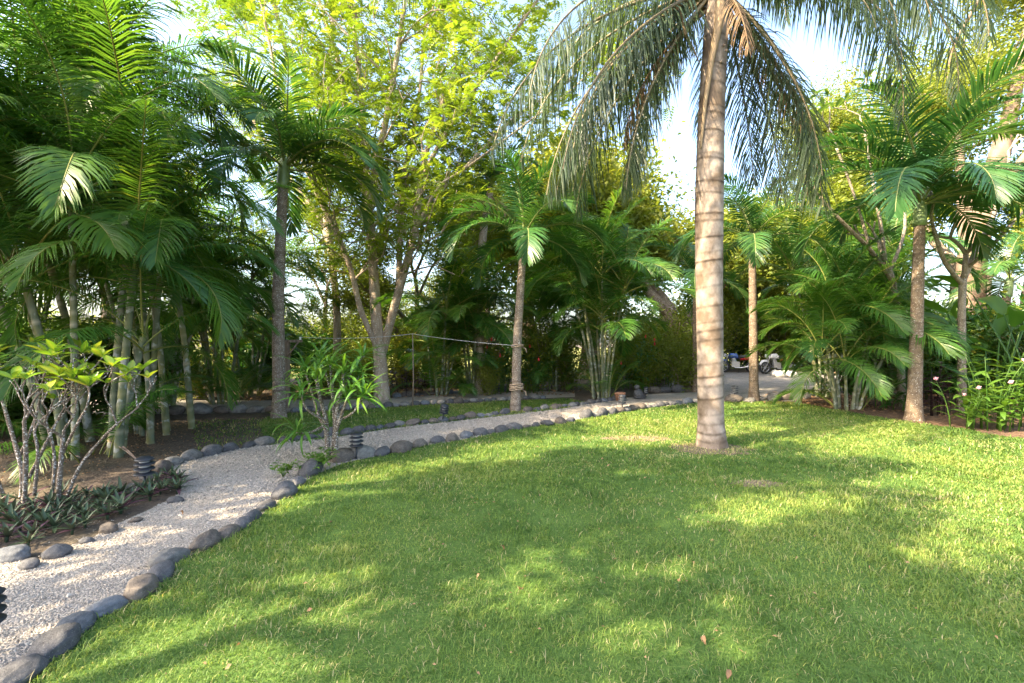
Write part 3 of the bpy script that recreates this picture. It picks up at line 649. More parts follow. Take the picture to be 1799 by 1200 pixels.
def single_palm(name, label, base, top, rb, rt, seed, fam, nf, fs=1.0, mat='bark_palm', nring=40, shaft=.55, extra=(), angs=(86, 6), mid=None):
    r = random.Random(seed); t = thing(name, label, 'palm', base)
    b = np.array(base); tp = np.array(top) - b; m = (np.array(mid) - b) if mid is not None else tp * .5
    P = [(0, 0, -.03), tuple(tp * .03), tuple(tp * .12), tuple(m), tuple(tp)]
    link('trunk', trunk_mesh('trunk', P, [rb * 1.45, rb * 1.2, rb, (rb + rt) / 2, rt], nring, M[mat], seed, 16, .05, .03), t)
    if shaft:
        mb = MB(); d = tp - m; d /= np.linalg.norm(d); q = np.linspace(0, 1, 8)
        mb.tube([tuple(tp + d * shaft * k - d * .02) for k in q], [rt * (1.25 + .35 * math.sin(2.2 * k) - .75 * k) for k in q], 12, 0, 0); link('crownshaft', mb.mesh('crownshaft', M['shaft']), t)
        c = tp + d * shaft * .9
    else: c = tp
    ph = r.uniform(0, 6.28)
    for k in range(nf):
        q = k / (nf - 1); ang = angs[0] + (angs[1] - angs[0]) * q
        link('frond', pick(fam, ang, r), t, tuple(c - np.array([0, 0, .18 * q])), (r.uniform(-.08, .08), r.uniform(-.08, .08), ph + k * 2.4 + r.uniform(-.25, .25)), fs * r.uniform(.88, 1.08))
    for az, ang, s in extra:
        link('frond', pick(fam, ang, r), t, tuple(c - np.array([0, 0, .12])), (0, R(max(0, 18 - ang)), R(az)), fs * s)
    return t

# ------------------------------------------------------------------ the tall ringed palm on the lawn
def hero_palm():
    bx, by, _ = gp(1250, 784); t = thing('queen_palm', 'tall palm with thick pale ringed trunk standing alone on the lawn', 'palm', (bx, by, 0))
    D = by; px = lambda p: (p - CX) / FPX * D - bx; pz = lambda p: CAM_H + (HY - p) / FPX * D
    ctl = [(1251, 790), (1250, 770), (1249, 740), (1248, 650), (1246, 500), (1246, 350), (1249, 220), (1254, 120), (1258, 60), (1262, -20)]
    wid = [58, 50, 44, 43, 44, 47, 45, 42, 40, 38]
    P = [(px(a), 0, pz(b)) for a, b in ctl]; Rd = [w / 2 / FPX * D for w in wid]
    link('trunk', trunk_mesh('trunk', P, Rd, 34, M['bark_hero'], 5, 40, .022, .012, .014, up=-.12, jit=.42), t)
    top = np.array([px(1262), 0, pz(-20)])
    # green crownshaft and fibrous leaf bases above
    mb = MB(); q = np.linspace(0, 1, 8); mb.tube([tuple(top + np.array([.01 * k, 0, -.03 + .8 * k])) for k in q], [.16 + .03 * math.sin(3 * k) - .10 * k for k in q], 14); link('crownshaft', mb.mesh('crownshaft', M['queen_rach']), t)
    c = top + np.array([0, 0, .05])
    kw = dict(n=92, ll=.85, lw=.018, phi0=68, phi1=30, lift=-.1, droop=2.0, pet=.14, mats=[M['queen'], M['queen_rach']], plum=.45, rr=.028, sway=.05)
    var = [(62, 150, 3.9), (48, 140, 3.8), (35, 130, 3.9), (20, 112, 3.7), (5, 92, 3.4), (76, 155, 4.0), (28, 118, 4.2), (-5, 78, 4.1), (-28, 56, 3.6), (28, 92, 5.5), (-50, 38, 3.3)]
    ms = [frond_mesh('frond', 400 + i, Ln, R(a), R(b), **kw) for i, (a, b, Ln) in enumerate(var)]
    #        az(deg; 0=right, 90=away, 270=to camera), variant, scale
    plan = [(203, 9, 1.0), (213, 9, 1.12), (190, 9, .95), (226, 9, 1.0), (236, 9, .8), (176, 7, 1.1), (160, 7, 1.0), (186, 8, 1.0), (150, 3, 1.0), (200, 7, 1.0), (168, 8, 1.1),
            (8, 10, 1.05), (-12, 10, 1.0), (25, 10, 1.0), (0, 10, 1.12), (42, 10, .9), (16, 8, .8), (172, 10, 1.0), (190, 10, 1.05), (158, 10, 1.0), (180, 8, 1.15), (196, 8, 1.1), (144, 8, 1.1),
            (-15, 4, .9), (0, 6, 1.2), (-20, 3, .9), (-30, 4, .8), (5, 9, .8), (-36, 7, .6), (12, 6, 1.2), (-26, 9, .62), (-8, 2, 1.2),
            (70, 4, .9), (105, 3, .9), (125, 7, 1), (270, 0, .9), (40, 5, 1), (140, 1, 1)]
    for az, v, s in plan: link('frond', ms[v], t, tuple(c), (0, 0, R(az)), s)
    # dry hanging leaf stalks beside the trunk
    dm = [frond_mesh('dry_frond', 450 + i, 2.4, R(-35), R(52), 60, .55, .02, lift=-.3, droop=2.4, pet=.3, mats=[M['dead'], M['dead']], rr=.03, ragged=.35, plum=.3) for i in range(2)]
    for i, (az, s, dz) in enumerate([(178, 1.0, 0), (150, .85, .1), (12, .95, -.05), (262, .75, .12)]):
        o = link('dry_frond', dm[i % 2], t, tuple(c + np.array([0, 0, -.25 + dz])), (0, R(0), R(az)), s)
    mb = MB()                                                 # old sheath strip clinging down the left face of the trunk
    pts = [(px(1262), -.13, pz(-30)), (px(1252), -.20, pz(60)), (px(1240), -.19, pz(120)), (px(1231), -.16, pz(190)), (px(1226), -.13, pz(255)), (px(1225), -.12, pz(268))]
    mb.tube(pts, [.075, .062, .045, .030, .016, .006], 7, 0, .8); link('leaf_sheath', mb.mesh('leaf_sheath', M['dead']), t)
    mb = MB(); pts = [(px(1205), -.05, pz(-40)), (px(1186), -.1, pz(20)), (px(1196), -.16, pz(70)), (px(1212), -.18, pz(105)), (px(1222), -.18, pz(128))]
    mb.tube(pts, [.05, .04, .026, .014, .004], 6, 0, .6); link('flower_stalk', mb.mesh('flower_stalk', M['dead']), t)
    for kx, kz in ((1262, 94), (1257, 122), (1266, 103)):
        mb = MB(); mb.lathe([(0, -.005), (.02, 0), (.024, .01), (.0, .012)], 10, 0, (0, 0, 0))
        V = mb.V[-1]; mb.V[-1] = np.stack([V[:, 0] + px(kx), -Rd[-4] * .96 - V[:, 2], V[:, 1] + pz(kz)], 1)
        link('knot', mb.mesh('knot', M['bark_dark']), t)
hero_palm()

# ------------------------------------------------------------------ other single-stem palms
def gpt(px, py): x, y, _ = gp(px, py); return (x, y, 0)
def palm_px(label, bpx, bpy, tpx, tpy, wb, wt, seed, nf, fs=1.0, mat='bark_palm', extra=(), angs=(86, 12), nring=40, name='arched_palm', mid=None):
    b = gpt(bpx, bpy); d = b[1]; tp = at(tpx, tpy, d); m = at(*mid, d) if mid else None
    return single_palm(name, label, b, tp, wb / 2 / FPX * d, wt / 2 / FPX * d, seed, 'adon', nf, fs, mat, nring, .6 if name == 'arched_palm' else 0, extra, angs, m)
palm_px('slim grey palm with arching fronds rising from the bare soil', 489, 735, 497, 330, 21, 17, 61, 13, 1.05, extra=((-5, 34, 1.05), (12, 18, 1.05), (-20, 48, 1.0), (195, 34, 1)), mid=(488, 520))
palm_px('slim palm with rope tied round its trunk on the grass strip', 905, 722, 918, 452, 17, 13, 62, 12, .95, extra=((178, 34, 1.0), (3, 34, 1.0), (190, 48, 1)), mid=(909, 590))
palm_px('palm with large drooping fronds beside the pink flowered plants', 1606, 738, 1616, 395, 22, 16, 63, 15, 1.2, mat='bark_dark', extra=((275, 18, 1.1), (-8, 18, 1.15), (20, 48, 1.1), (170, 62, 1), (-25, 18, 1.0), (255, 34, .9)), mid=(1610, 600))
palm_px('brown trunked palm at the end of the driveway stones', 1325, 705, 1322, 450, 15, 12, 64, 12, 1.0, mat='bark_dark')
palm_px('thin dark palm growing behind the tall ringed palm', 1222, 688, 1222, 520, 11, 9, 65, 11, .9, mat='bark_dark')
palm_px('palm growing behind the driveway among the shaded bushes', 1560, 692, 1572, 480, 14, 11, 66, 11, 1.0, mat='bark_dark')
palm_px('slender palm standing between the dense bushes at the right edge', 1745, 690, 1770, 520, 14, 11, 67, 10, 1.0, mat='bark_dark')
# palm with dry hanging fronds
def dry_palm():
    d = 13.6; b = ((842 - CX) / FPX * d, d, 0); t = thing('dry_palm', 'leaning palm with tan dry fronds hanging down its trunk', 'palm', b)
    f = lambda a, c: tuple(np.array(at(a, c, d)) - np.array(b))
    link('trunk', trunk_mesh('trunk', [(0, 0, -.02), f(842, 600), f(842, 480), f(850, 400), f(862, 330)], [.16, .13, .12, .11, .10], 45, M['bark_leg'], 9, 12, .05, .05), t)
    dm = [frond_mesh('dry_frond', 470 + i, 1.9, R(-20), R(65), 34, .5, .035, lift=0, droop=1.2, mats=[M['dead'], M['dead']], ragged=.15) for i in range(2)]
    for k, az in enumerate((185, 230, 150, 20, 300)): link('dry_frond', dm[k % 2], t, f(860, 345), (0, 0, R(az)), .8)
    r = random.Random(5)
    for k in range(10): link('frond', pick('adon', 80 - 6 * k, r), t, f(863, 325), (0, 0, k * 2.4), .9)
dry_palm()

# ------------------------------------------------------------------ clumping cane palms
bx, by, _ = gp(150, 806)
def rel(px, py, d): p = at(px, py, d); return (p[0] - bx, p[1] - by, p[2])
gv = []
for (p0, y0, dd, p1, y1) in [(132, 806, 0, 131, 330), (178, 802, .15, 192, 440), (196, 806, .1, 226, 470), (212, 796, 0, 258, 590), (80, 796, .35, 30, 470), (100, 806, .1, 66, 480), (60, 805, .2, -40, 420), (205, 795, .6, 240, 380), (214, 790, .5, 285, 420), (90, 790, .6, 60, 330), (150, 790, 1.0, 165, 215), (120, 790, 1.2, 85, 200), (200, 788, 1.0, 250, 260), (175, 786, 1.3, 205, 150), (210, 786, 1.5, 262, 190)]:
    x0, yy, _ = gp(p0, y0); d2 = yy + dd; q = at(p1, y1, d2); gv.append((x0 - bx, d2 - by, q[0] - bx, d2 - by + random.Random(p0).uniform(-.3, .3), q[2]))
cane_palm('cane_palm', 'large clump of pale green cane palms arching over the bare soil', (bx, by, 0), 71, 15, 'areca_big', (8, 10), given=gv, rstem=.043, fs=1.0, low=8, hs=(2, 4))
cl = [  # px, py(base), stems, height range, family, scale, label
    (30, 735, 8, (2.4, 4.2), 'areca_big', 1.0, 'tall dark cane palm clump behind the spotted shrub'),
    (-120, 800, 8, (2.6, 4.6), 'areca_big', 1.0, 'tall cane palm clump with yellowing fronds beyond the spotted shrub'),
    (270, 722, 8, (2.0, 3.8), 'areca_big', .95, 'shaded cane palm clump behind the bare soil patch'),
    (390, 708, 7, (2.4, 3.9), 'areca', 1.1, 'shaded cane palm clump behind the far path by the crooked trunks'),
    (440, 695, 7, (2.2, 3.6), 'areca', 1.1, 'dark cane palm clump just behind the slim grey palm'),
    (770, 694, 7, (1.3, 2.7), 'areca', 1.05, 'cane palm clump behind the far path beside the line prop'),
    (830, 690, 7, (1.4, 2.8), 'areca', 1.0, 'cane palm clump behind the far path near the yellow bush'),
    (975, 684, 6, (1.4, 2.6), 'areca', 1.0, 'bright cane palm clump behind the roped palm'),
    (1060, 700, 10, (1.6, 3.4), 'areca', 1.1, 'tall bright cane palm clump with white stems by the terracotta pot'),
    (1490, 719, 9, (1.0, 2.4), 'areca', 1.0, 'short leaning cane palm clump spreading over the bed by the lawn'),
    (1445, 697, 8, (2.3, 3.6), 'areca', 1.0, 'cane palm clump hanging over the driveway near the motorcycle'),
    (1530, 694, 7, (2.0, 3.6), 'areca', 1.0, 'cane palm clump behind the short leaning clump'),
]
for i, (px_, py_, st, hs, fam, fs, lab) in enumerate(cl):
    x, y, _ = gp(px_, py_)
    gvn = None
    if px_ == 1490: gvn = [(-.28, 0, -.75, -.2, 1.35), (-.2, .1, -.5, 0, 1.6), (-.1, -.1, -.3, -.3, 1.2), (.1, 0, .42, -.1, 1.75), (.02, .1, .1, .2, 2.2), (.22, -.05, .72, -.2, 1.3), (-.05, .2, -.2, .3, 2.4)]
    cane_palm('cane_palm', lab, (x, y, 0), 80 + i, st, fam, (7, 9), rstem=.034, spread=.32 if px_ != 270 else .5, hs=(hs[0] * .7, hs[1]), lean=.26, fs=fs, given=gvn, low=12 if px_ < 500 else 0 if px_ == 1445 else 7)

# ------------------------------------------------------------------ broadleaf trees
def leaves(mb, C, size, r, mat=0, up=.4, asp=.45, jit=.35):
    n = len(C); s = size * r.uniform(.65, 1.3, n)
    u = r.normal(0, 1, (n, 3)); u[:, 2] *= .6; u[:, 2] -= .15; u /= np.linalg.norm(u, axis=1)[:, None]
    nn = r.normal(0, 1, (n, 3)); nn[:, 2] += up * 2; w = np.cross(nn, u); w /= np.linalg.norm(w, axis=1)[:, None] + 1e-9
    nn = np.cross(u, w)
    b = C; tip = C + u * s[:, None] - nn * (s * .15)[:, None]; mid = C + u * (s * .45)[:, None]; ww = w * (s * asp * .5)[:, None]
    V = np.stack([b, mid + ww + nn * (s * .08)[:, None], tip, mid - ww + nn * (s * .08)[:, None]], 1).reshape(-1, 3); k = np.arange(n)[:, None] * 4
    v = np.clip(r.normal(.5, .22, n), 0, 1)
    mb.add(V, np.concatenate([k + [[0, 1, 2]], k + [[0, 2, 3]]]), None, mat, np.repeat(v, 4))
def sprays(mb, C, size, r, nl=9, mat=0, dirs=None):
    "pinnate feathery leaves: a midrib with pairs of narrow leaflets"
    n = len(C); a = r.uniform(0, 6.28, n); u = np.stack([np.cos(a), np.sin(a), r.normal(-.1, .35, n)], 1); u /= np.linalg.norm(u, axis=1)[:, None]
    w = np.cross(u, np.array([0, 0, 1.0]) + r.normal(0, .35, (n, 3))); w /= np.linalg.norm(w, axis=1)[:, None]
    s = size * r.uniform(.7, 1.25, n); v0 = np.clip(r.normal(.5, .22, n), 0, 1)
    for i in range(nl):
        q = (i + .5) / nl; c = C + u * (s * q)[:, None] - np.array([0, 0, 1]) * (s * .35 * q * q)[:, None]
        for sg in (-1, 1):
            ll = s * .42 * (1 - .55 * abs(q - .4)); d = w * sg + u * .35; e = c + d * ll[:, None] - np.array([0, 0, 1]) * (ll * .25)[:, None]
            ww = u * (s * .42 / nl * 1.3)[:, None]
            m = (c + e) / 2
            V = np.stack([c, m + ww, e, m - ww], 1).reshape(-1, 3); k = np.arange(n)[:, None] * 4
            mb.add(V, np.concatenate([k + [[0, 1, 2]], k + [[0, 2, 3]]]), None, mat, np.repeat(np.clip(v0 + r.normal(0, .06, n), 0, 1), 4))

class Tree:
    def __init__(s, seed): s.r = random.Random(seed); s.nr = np.random.default_rng(seed); s.mb = MB(); s.sites = []
    def grow(s, p, d, Ln, rad, depth, maxd, up=.15, ang=(22, 48), kids=(2, 3), shrink=.74, leaf_from=2):
        r = s.r; pts = [np.array(p, float)]; d = np.array(d, float); d /= np.linalg.norm(d); n = 5
        for k in range(n):
            d = d + np.array([r.gauss(0, .11), r.gauss(0, .11), r.gauss(0, .07) + up * .12]); d /= np.linalg.norm(d); pts.append(pts[-1] + d * Ln / n)
        rads = np.linspace(rad, rad * .66, n + 1); s.mb.tube(pts, rads, 10 if depth == 0 else 6 if depth < 3 else 4, 0, 0, cap=False)
        if depth >= leaf_from:
            for q in pts[2:]: s.sites.append((q, Ln))
        if depth >= maxd: return
        for k in range(r.randint(*kids)):
            a = R(r.uniform(*ang)); az = r.uniform(0, 6.28) ; e = np.cross(d, [math.cos(az), math.sin(az), .3]); e /= np.linalg.norm(e) + 1e-9
            s.grow(pts[-1] if k < 2 else pts[3], d * math.cos(a) + e * math.sin(a), Ln * shrink * r.uniform(.8, 1.15), rad * .62, depth + 1, maxd, up, ang, kids, shrink, leaf_from)
    def limb(s, pts, rads):
        s.mb.tube(smooth3(pts), np.interp(np.linspace(0, 1, len(smooth3(pts))), np.linspace(0, 1, len(rads)), rads), 10, 0, 0, cap=False)
def smooth3(P):
    P = np.array(P, float); n = len(P); out = []
    for i in range(n - 1):
        p0, p1, p2, p3 = P[max(i - 1, 0)], P[i], P[i + 1], P[min(i + 2, n - 1)]
        for t in np.arange(5) / 5: out.append(0.5 * ((2 * p1) + (p2 - p0) * t + (2 * p0 - 5 * p1 + 4 * p2 - p3) * t * t + (3 * p1 - p0 - 3 * p2 + p3) * t ** 3))
    out.append(P[-1]); return np.array(out)

def broad_proto(seed, H, rad, leafmat, barkmat, nleaf, lsize, spread=.7, maxd=5, trunk=.35, asp=.45, ang=(24, 50)):
    t = Tree(seed); t.grow((0, 0, -.1), (t.r.uniform(-.12, .12), t.r.uniform(-.12, .12), 1), H * trunk, rad, 0, maxd, .25, ang, (2, 3), .76)
    S = np.array([q for q, _ in t.sites]); top = S[:, 2].max()
    k = t.nr.integers(0, len(S), nleaf); C = S[k] + t.nr.normal(0, 1, (nleaf, 3)) * np.array([spread, spread, spread * .7]) * .33
    C = C[C[:, 2] > .3]
    mb = MB(); leaves(mb, C, lsize, t.nr, asp=asp)
    return t.mb.mesh('trunk', M[barkmat]), mb.mesh('crown', M[leafmat]), top
def place_tree(proto, name, label, loc, rz, sc, group=None):
    tm, cm, _ = proto; t = thing(name, label, 'tree', loc, rz, group, sc)
    link('trunk', tm, t); c = link('crown', cm, t); c['kind'] = 'stuff'; return t

PB = [broad_proto(101, 8, .20, 'broad', 'bark_bg', 24000, .12, .8), broad_proto(102, 9, .22, 'broadd', 'bark_bg', 30000, .13, .9), broad_proto(103, 8, .2, 'yellowg', 'bark_leg', 42000, .095, 1.0), broad_proto(104, 8, .2, 'broad', 'bark_bg', 6200, .22, .42, trunk=.42, maxd=4), broad_proto(105, 6, .2, 'yellowg', 'bark_bg', 30000, .10, .85, trunk=.22, ang=(30, 62))]
# normalise heights: proto[2] is the top of the crown
def tree_px(pi, px, d, top_py, rz, name, label, group=None):
    zt = CAM_H + (HY - top_py) / FPX * d; sc = zt / PB[pi][2]; return place_tree(PB[pi], name, label, ((px - CX) / FPX * d, d, 0), rz, sc, group)
bgt = [
    (4, 1140, 19.5, 318, .3, 'round topped tree with pale green crown behind the tall ringed palm'),
    (2, 1030, 24, 420, 1.3, 'yellow green tree behind the bright cane palm clump'),
    (0, 880, 18.5, 310, 2.2, 'olive leaved tree behind the dry fronded palm'),
    (0, 760, 18, 320, 4.0, 'olive leaved tree showing between the pale forked trunks'),
    (0, 540, 17, 330, .9, 'olive tree standing left of the forked trunks beyond the clothes line post'),
    (1, 180, 16, 170, .4, 'dark tree behind the tall cane palms'),
    (1, 20, 15, 200, 1.8, 'dense dark tree closing the garden behind the spotted shrub'),
    (1, -200, 15, 160, 3.3, 'dense dark tree beyond the cane palms at the garden edge'),
    (0, 1260, 31, 470, 5.5, 'bushy tree far behind the driveway by the ringed trunk'),
    (2, 1370, 33, 440, .2, 'yellow green tree behind the parked motorcycle'),
    (1, 1450, 27, 400, 2.5, 'dark tree behind the driveway and the hanging cane palms'),
    (2, 1540, 23, 170, 3.9, 'tall yellow tree behind the arching palm crown'),
    (2, 1660, 21, 60, 1.1, 'tall golden green tree rising behind the pale pink trunk'),
    (1, 1800, 17, 260, 2.0, 'dark leafy tree closing the bed at the far right'),
    (0, 1900, 22, -40, 4.3, 'tall olive tree behind the pale pink trunk'),
    (4, 1030, 21, 300, 1.9, 'round bushy tree behind the roped palm crown'),
    (4, 1230, 24, 365, 4.4, 'round tree behind the brown trunked driveway palm'),
    (4, 950, 23, 300, 3.1, 'round crowned tree behind the ginger clump'),
    (4, 1380, 28, 400, .8, 'round tree standing over the driveway end'),
    (4, 1480, 22, 330, 2.2, 'round tree behind the thin branched plumeria'),
    (2, 1740, 24, 120, 2.7, 'tall golden tree behind the massive smooth trunk'),
]
for pi, px_, d, tp, rz, lab in bgt: tree_px(pi, px_, d, tp, rz, 'broadleaf_tree', lab)

# the tall forked tree with feathery leaves
def legume(name, label, D, limbs, seed, sprout_from=520, nspray=5200, size=.34):
    base = at(limbs[0][0][0][0], 0, D); b = np.array([base[0], D, 0]); t = thing(name, label, 'tree', tuple(b)); T = Tree(seed)
    for pts, wr in limbs:
        P = []
        for q in pts:
            dd = D + (q[2] if len(q) > 2 else 0); P.append(np.array(at(q[0], q[1], dd)) - b)
        P[0][2] = max(P[0][2], -.05); rads = np.array(wr) / 2 / FPX * D
        sm = smooth3(P); rr_ = np.interp(np.linspace(0, 1, len(sm)), np.linspace(0, 1, len(rads)), rads)
        T.mb.tube(sm, rr_, 10, 0, 0, cap=False)
        for i in range(3, len(sm), 3):
            py = HY - (sm[i][2] - CAM_H) / D * FPX
            if py > sprout_from: continue
            for _ in range(2):
                a = T.r.uniform(0, 6.28); T.grow(sm[i], (math.cos(a), math.sin(a), T.r.uniform(.3, 1.2)), T.r.uniform(.7, 1.3), min(.03, rr_[i] * .4), 1, 3, .1, (20, 50), (2, 2), .8, 1)
        dl = sm[-1] - sm[-3]; T.grow(sm[-1], dl, 1.2, rr_[-1] * .8, 1, 4, .2, (20, 45), (2, 3), .8, 1)
    link('trunk', T.mb.mesh('trunk', M['bark_leg']), t)
    S = np.array([q for q, _ in T.sites]); k = T.nr.integers(0, len(S), nspray); C = S[k] + T.nr.normal(0, .28, (nspray, 3))
    mb = MB(); sprays(mb, C, size, T.nr, 6); c = link('crown', mb.mesh('crown', M['legume']), t); c['kind'] = 'stuff'
legume('feathery_tree', 'tall pale barked forked tree with feathery yellow green leaves behind the far path', 12.2, [
    ([(671, 702), (668, 640), (661, 560), (655, 460), (648, 360), (640, 250), (630, 120), (615, -20)], [30, 24, 20, 17, 14, 11, 9, 6]),
    ([(672, 620, .1), (690, 550, -.1), (712, 470, -.2), (730, 400, -.2), (738, 320, -.3), (760, 230, -.4), (800, 120, -.5)], [15, 15, 14, 12, 10, 8, 5]),
    ([(662, 610, -.1), (634, 545, -.2), (618, 480, -.3), (596, 420, -.4), (566, 360, -.5), (540, 300, -.6), (500, 200, -.7), (470, 60, -.8)], [10, 10, 9, 9, 8, 7, 5, 4]),
    ([(654, 440, .2), (640, 330, .5), (612, 230, .8), (596, 120, 1), (560, 0, 1.2)], [14, 13, 11, 9, 6]),
    ([(649, 370, 0), (664, 280, -.4), (684, 180, -.7), (700, 80, -1), (716, -30, -1.2)], [13, 12, 10, 8, 6]),
    ([(726, 410, -.2), (770, 330, -.5), (812, 300, -.8), (880, 250, -1.2), (960, 190, -1.5)], [6, 5, 4, 3, 2.5]),
    ([(738, 320, -.3), (790, 220, -.6), (860, 120, -.8), (930, 20, -1)], [8, 7, 6, 4]),
    ([(812, 300, -.8), (900, 210, -.2), (1000, 140, .2), (1060, 60, .4)], [6, 5, 4, 3]),
    ([(700, 500, -.1), (704, 400, .2), (712, 300, .5), (735, 180, .8), (745, 60, 1)], [11, 10, 9, 7, 5]),
], 202, nspray=11500, size=.24)
legume('feathery_tree', 'slender feathery leaved tree rising behind the slim grey palm', 14.5, [
    ([(590, 690), (592, 560), (580, 430), (560, 320), (530, 200), (500, 80), (470, -40)], [15, 13, 12, 11, 10, 8, 6]),
    ([(582, 450), (560, 380, .3), (500, 300, .5), (440, 200, .8), (400, 60, 1)], [9, 9, 8, 7, 5]),
    ([(570, 370), (584, 250, -.3), (578, 120, -.5), (590, 0, -.6)], [8, 8, 7, 5]),
], 203, nspray=5000, size=.25)

# crooked small trunks in the shade at the left
def crooked(label, D, limbs, seed, bark='bark_bg', leafm='broad', nl=2600, ls=.14, name='crooked_tree'):
    b = np.array([at(limbs[0][0][0][0], 0, D)[0], D, 0]); t = thing(name, label, 'tree', tuple(b)); T = Tree(seed)
    for pts, wr in limbs:
        P = [np.array(at(q[0], q[1], D + (q[2] if len(q) > 2 else 0))) - b for q in pts]; P[0][2] = max(P[0][2], -.05)
        sm = smooth3(P); rr_ = np.interp(np.linspace(0, 1, len(sm)), np.linspace(0, 1, len(wr)), np.array(wr) / 2 / FPX * D); T.mb.tube(sm, rr_, 9, 0, 0, cap=False)
        T.grow(sm[-1], sm[-1] - sm[-3], .9, rr_[-1] * .8, 1, 4, .1, (20, 50), (2, 3), .8, 1)
    link('trunk', T.mb.mesh('trunk', M[bark]), t); S = np.array([q for q, _ in T.sites]); k = T.nr.integers(0, len(S), nl); C = S[k] + T.nr.normal(0, .25, (nl, 3)); C = C[C[:, 2] > .3]
    mb = MB(); leaves(mb, C, ls, T.nr); c = link('crown', mb.mesh('crown', M[leafm]), t); c['kind'] = 'stuff'
crooked('crooked brown trunk leaning behind the row of large pale stones', 12.5, [([(357, 712), (348, 680), (338, 648), (330, 600), (318, 540)], [15, 13, 12, 10, 8]), ([(350, 690), (325, 678), (300, 672)], [6, 5, 3])], 211)
crooked('thick short brown trunk behind the large pale stones', 13, [([(380, 712), (384, 670), (380, 620), (386, 540), (380, 440)], [17, 15, 13, 11, 9]), ([(383, 660), (352, 660), (320, 650)], [6, 5, 3])], 212)
crooked('thin dark trunk crossing behind the thick short trunk', 11.9, [([(401, 716), (388, 670), (376, 610), (374, 540)], [6, 6, 5, 4])], 213, nl=900)

# big pale pink trunk on the right
def big_pink():
    D = 15.5; b = np.array([at(1712, 0, D)[0], D, 0]); t = thing('smooth_barked_tree', 'massive tree with smooth pinkish trunk behind the arching palm', 'tree', tuple(b)); T = Tree(221)
    for pts, wr in [([(1714, 682), (1712, 620), (1706, 540), (1708, 460), (1722, 380), (1748, 300), (1775, 200), (1800, 80)], [52, 44, 40, 40, 40, 32, 22, 14]),
                    ([(1706, 480), (1694, 400, .4), (1690, 320, .8), (1680, 220, 1.2), (1665, 120, 1.5)], [20, 18, 15, 12, 9]),
                    ([(1735, 350), (1790, 290, -.4), (1850, 200, -.8), (1900, 80, -1)], [16, 13, 10, 7])]:
        P = [np.array(at(q[0], q[1], D + (q[2] if len(q) > 2 else 0))) - b for q in pts]; P[0][2] = max(P[0][2], -.05); sm = smooth3(P)
        rr_ = np.interp(np.linspace(0, 1, len(sm)), np.linspace(0, 1, len(wr)), np.array(wr) / 2 / FPX * D); T.mb.tube(sm, rr_, 16, 0, 0, cap=False)
        T.grow(sm[-1], sm[-1] - sm[-3], 2.6, rr_[-1] * .8, 1, 4, .1, (24, 50), (2, 3), .8, 2)
    link('trunk', T.mb.mesh('trunk', M['bark_pink']), t); S = np.array([q for q, _ in T.sites]); n = 22000; k = T.nr.integers(0, len(S), n); C = S[k] + T.nr.normal(0, .4, (n, 3)); C = C[C[:, 2] > .3]
    mb = MB(); leaves(mb, C, .17, T.nr); c = link('crown', mb.mesh('crown', M['yellowg']), t); c['kind'] = 'stuff'
big_pink()

# ------------------------------------------------------------------ plumeria with bare branches and leaf whorls
def leaf_mesh(name, Ln, w, mat, curl=.25, fold=.15, nseg=6, shape=(0, .55, .9, 1, .85, .5, 0), seed=0, wave=0.0, vein=False):
    n = nseg; mb = MB(); V = []; A = []
    for k in range(n + 1):
        q = k / n; a = -curl * 1.5 * (q - .5 / n); x = 0 if k == 0 else x + Ln / n * math.cos(a); z = 0 if k == 0 else z + Ln / n * math.sin(a); hw = w / 2 * np.interp(q * (len(shape) - 1), range(len(shape)), shape) + .0006
        wv = wave * math.sin(q * 12 + seed)
        V += [(x, -hw, z + fold * hw * 2 * .5 + wv), (x, 0, z), (x, hw, z + fold * hw - wv)]; A += [.25, .95 if vein else .5, .25]
    Q = []
    for k in range(n):
        i = k * 3; Q += [(i, i + 3, i + 4, i + 1), (i + 1, i + 4, i + 5, i + 2)]
    mb.add(V, None, Q, 0, A); return mb.mesh(name, mat)
LP = [leaf_mesh('leaf', .30, .085, M['plum'], c, .3) for c in (.15, .4, .7)]
LS = [leaf_mesh('leaf', .15, .056, M['shrub'], c, .35, vein=True) for c in (.0, .25, .5)]
LG = [leaf_mesh('leaf', .34, .085, M['ginger'], c, .3) for c in (.2, .5, .9)]
LL = [leaf_mesh('leaf', .26, .075, M['lush'], c, .3) for c in (.2, .5, .9)]
LB_ = [leaf_mesh('leaf', .30, .08, M['burg'], c, .3) for c in (.3, .7, 1.0)]
LH = [leaf_mesh('leaf', 1.0, .28, M['heli'], c, .25, 8, (.25, .8, 1, 1, .95, .7, 0), wave=.01) for c in (.15, .45, .8)]
LC = [leaf_mesh('leaf', .46, .036, M['strap'], c, .3, 8, (.4, .8, 1, 1, .9, .6, 0)) for c in (.7, 1.1, 1.5, 1.9)]
LR = [leaf_mesh('leaf', .19, .034, M['rosette'], c, .5, 5, (.9, 1, 1, .85, .55, 0)) for c in (-.1, .15, .4)]

LRP = [leaf_mesh('leaf', .19, .034, M['rosette_p'], c, .5, 5, (.9, 1, 1, .85, .55, 0)) for c in (.2, .45)]
def orient(d, roll=0.0):
    d = Vector(d).normalized(); up = Vector((0, 0, 1)); y = up.cross(d)
    if y.length < 1e-3: y = Vector((0, 1, 0))
    y.normalize(); z = d.cross(y); m = Matrix((d, y, z)).transposed(); return (m @ Matrix.Rotation(roll, 3, 'X')).to_euler()

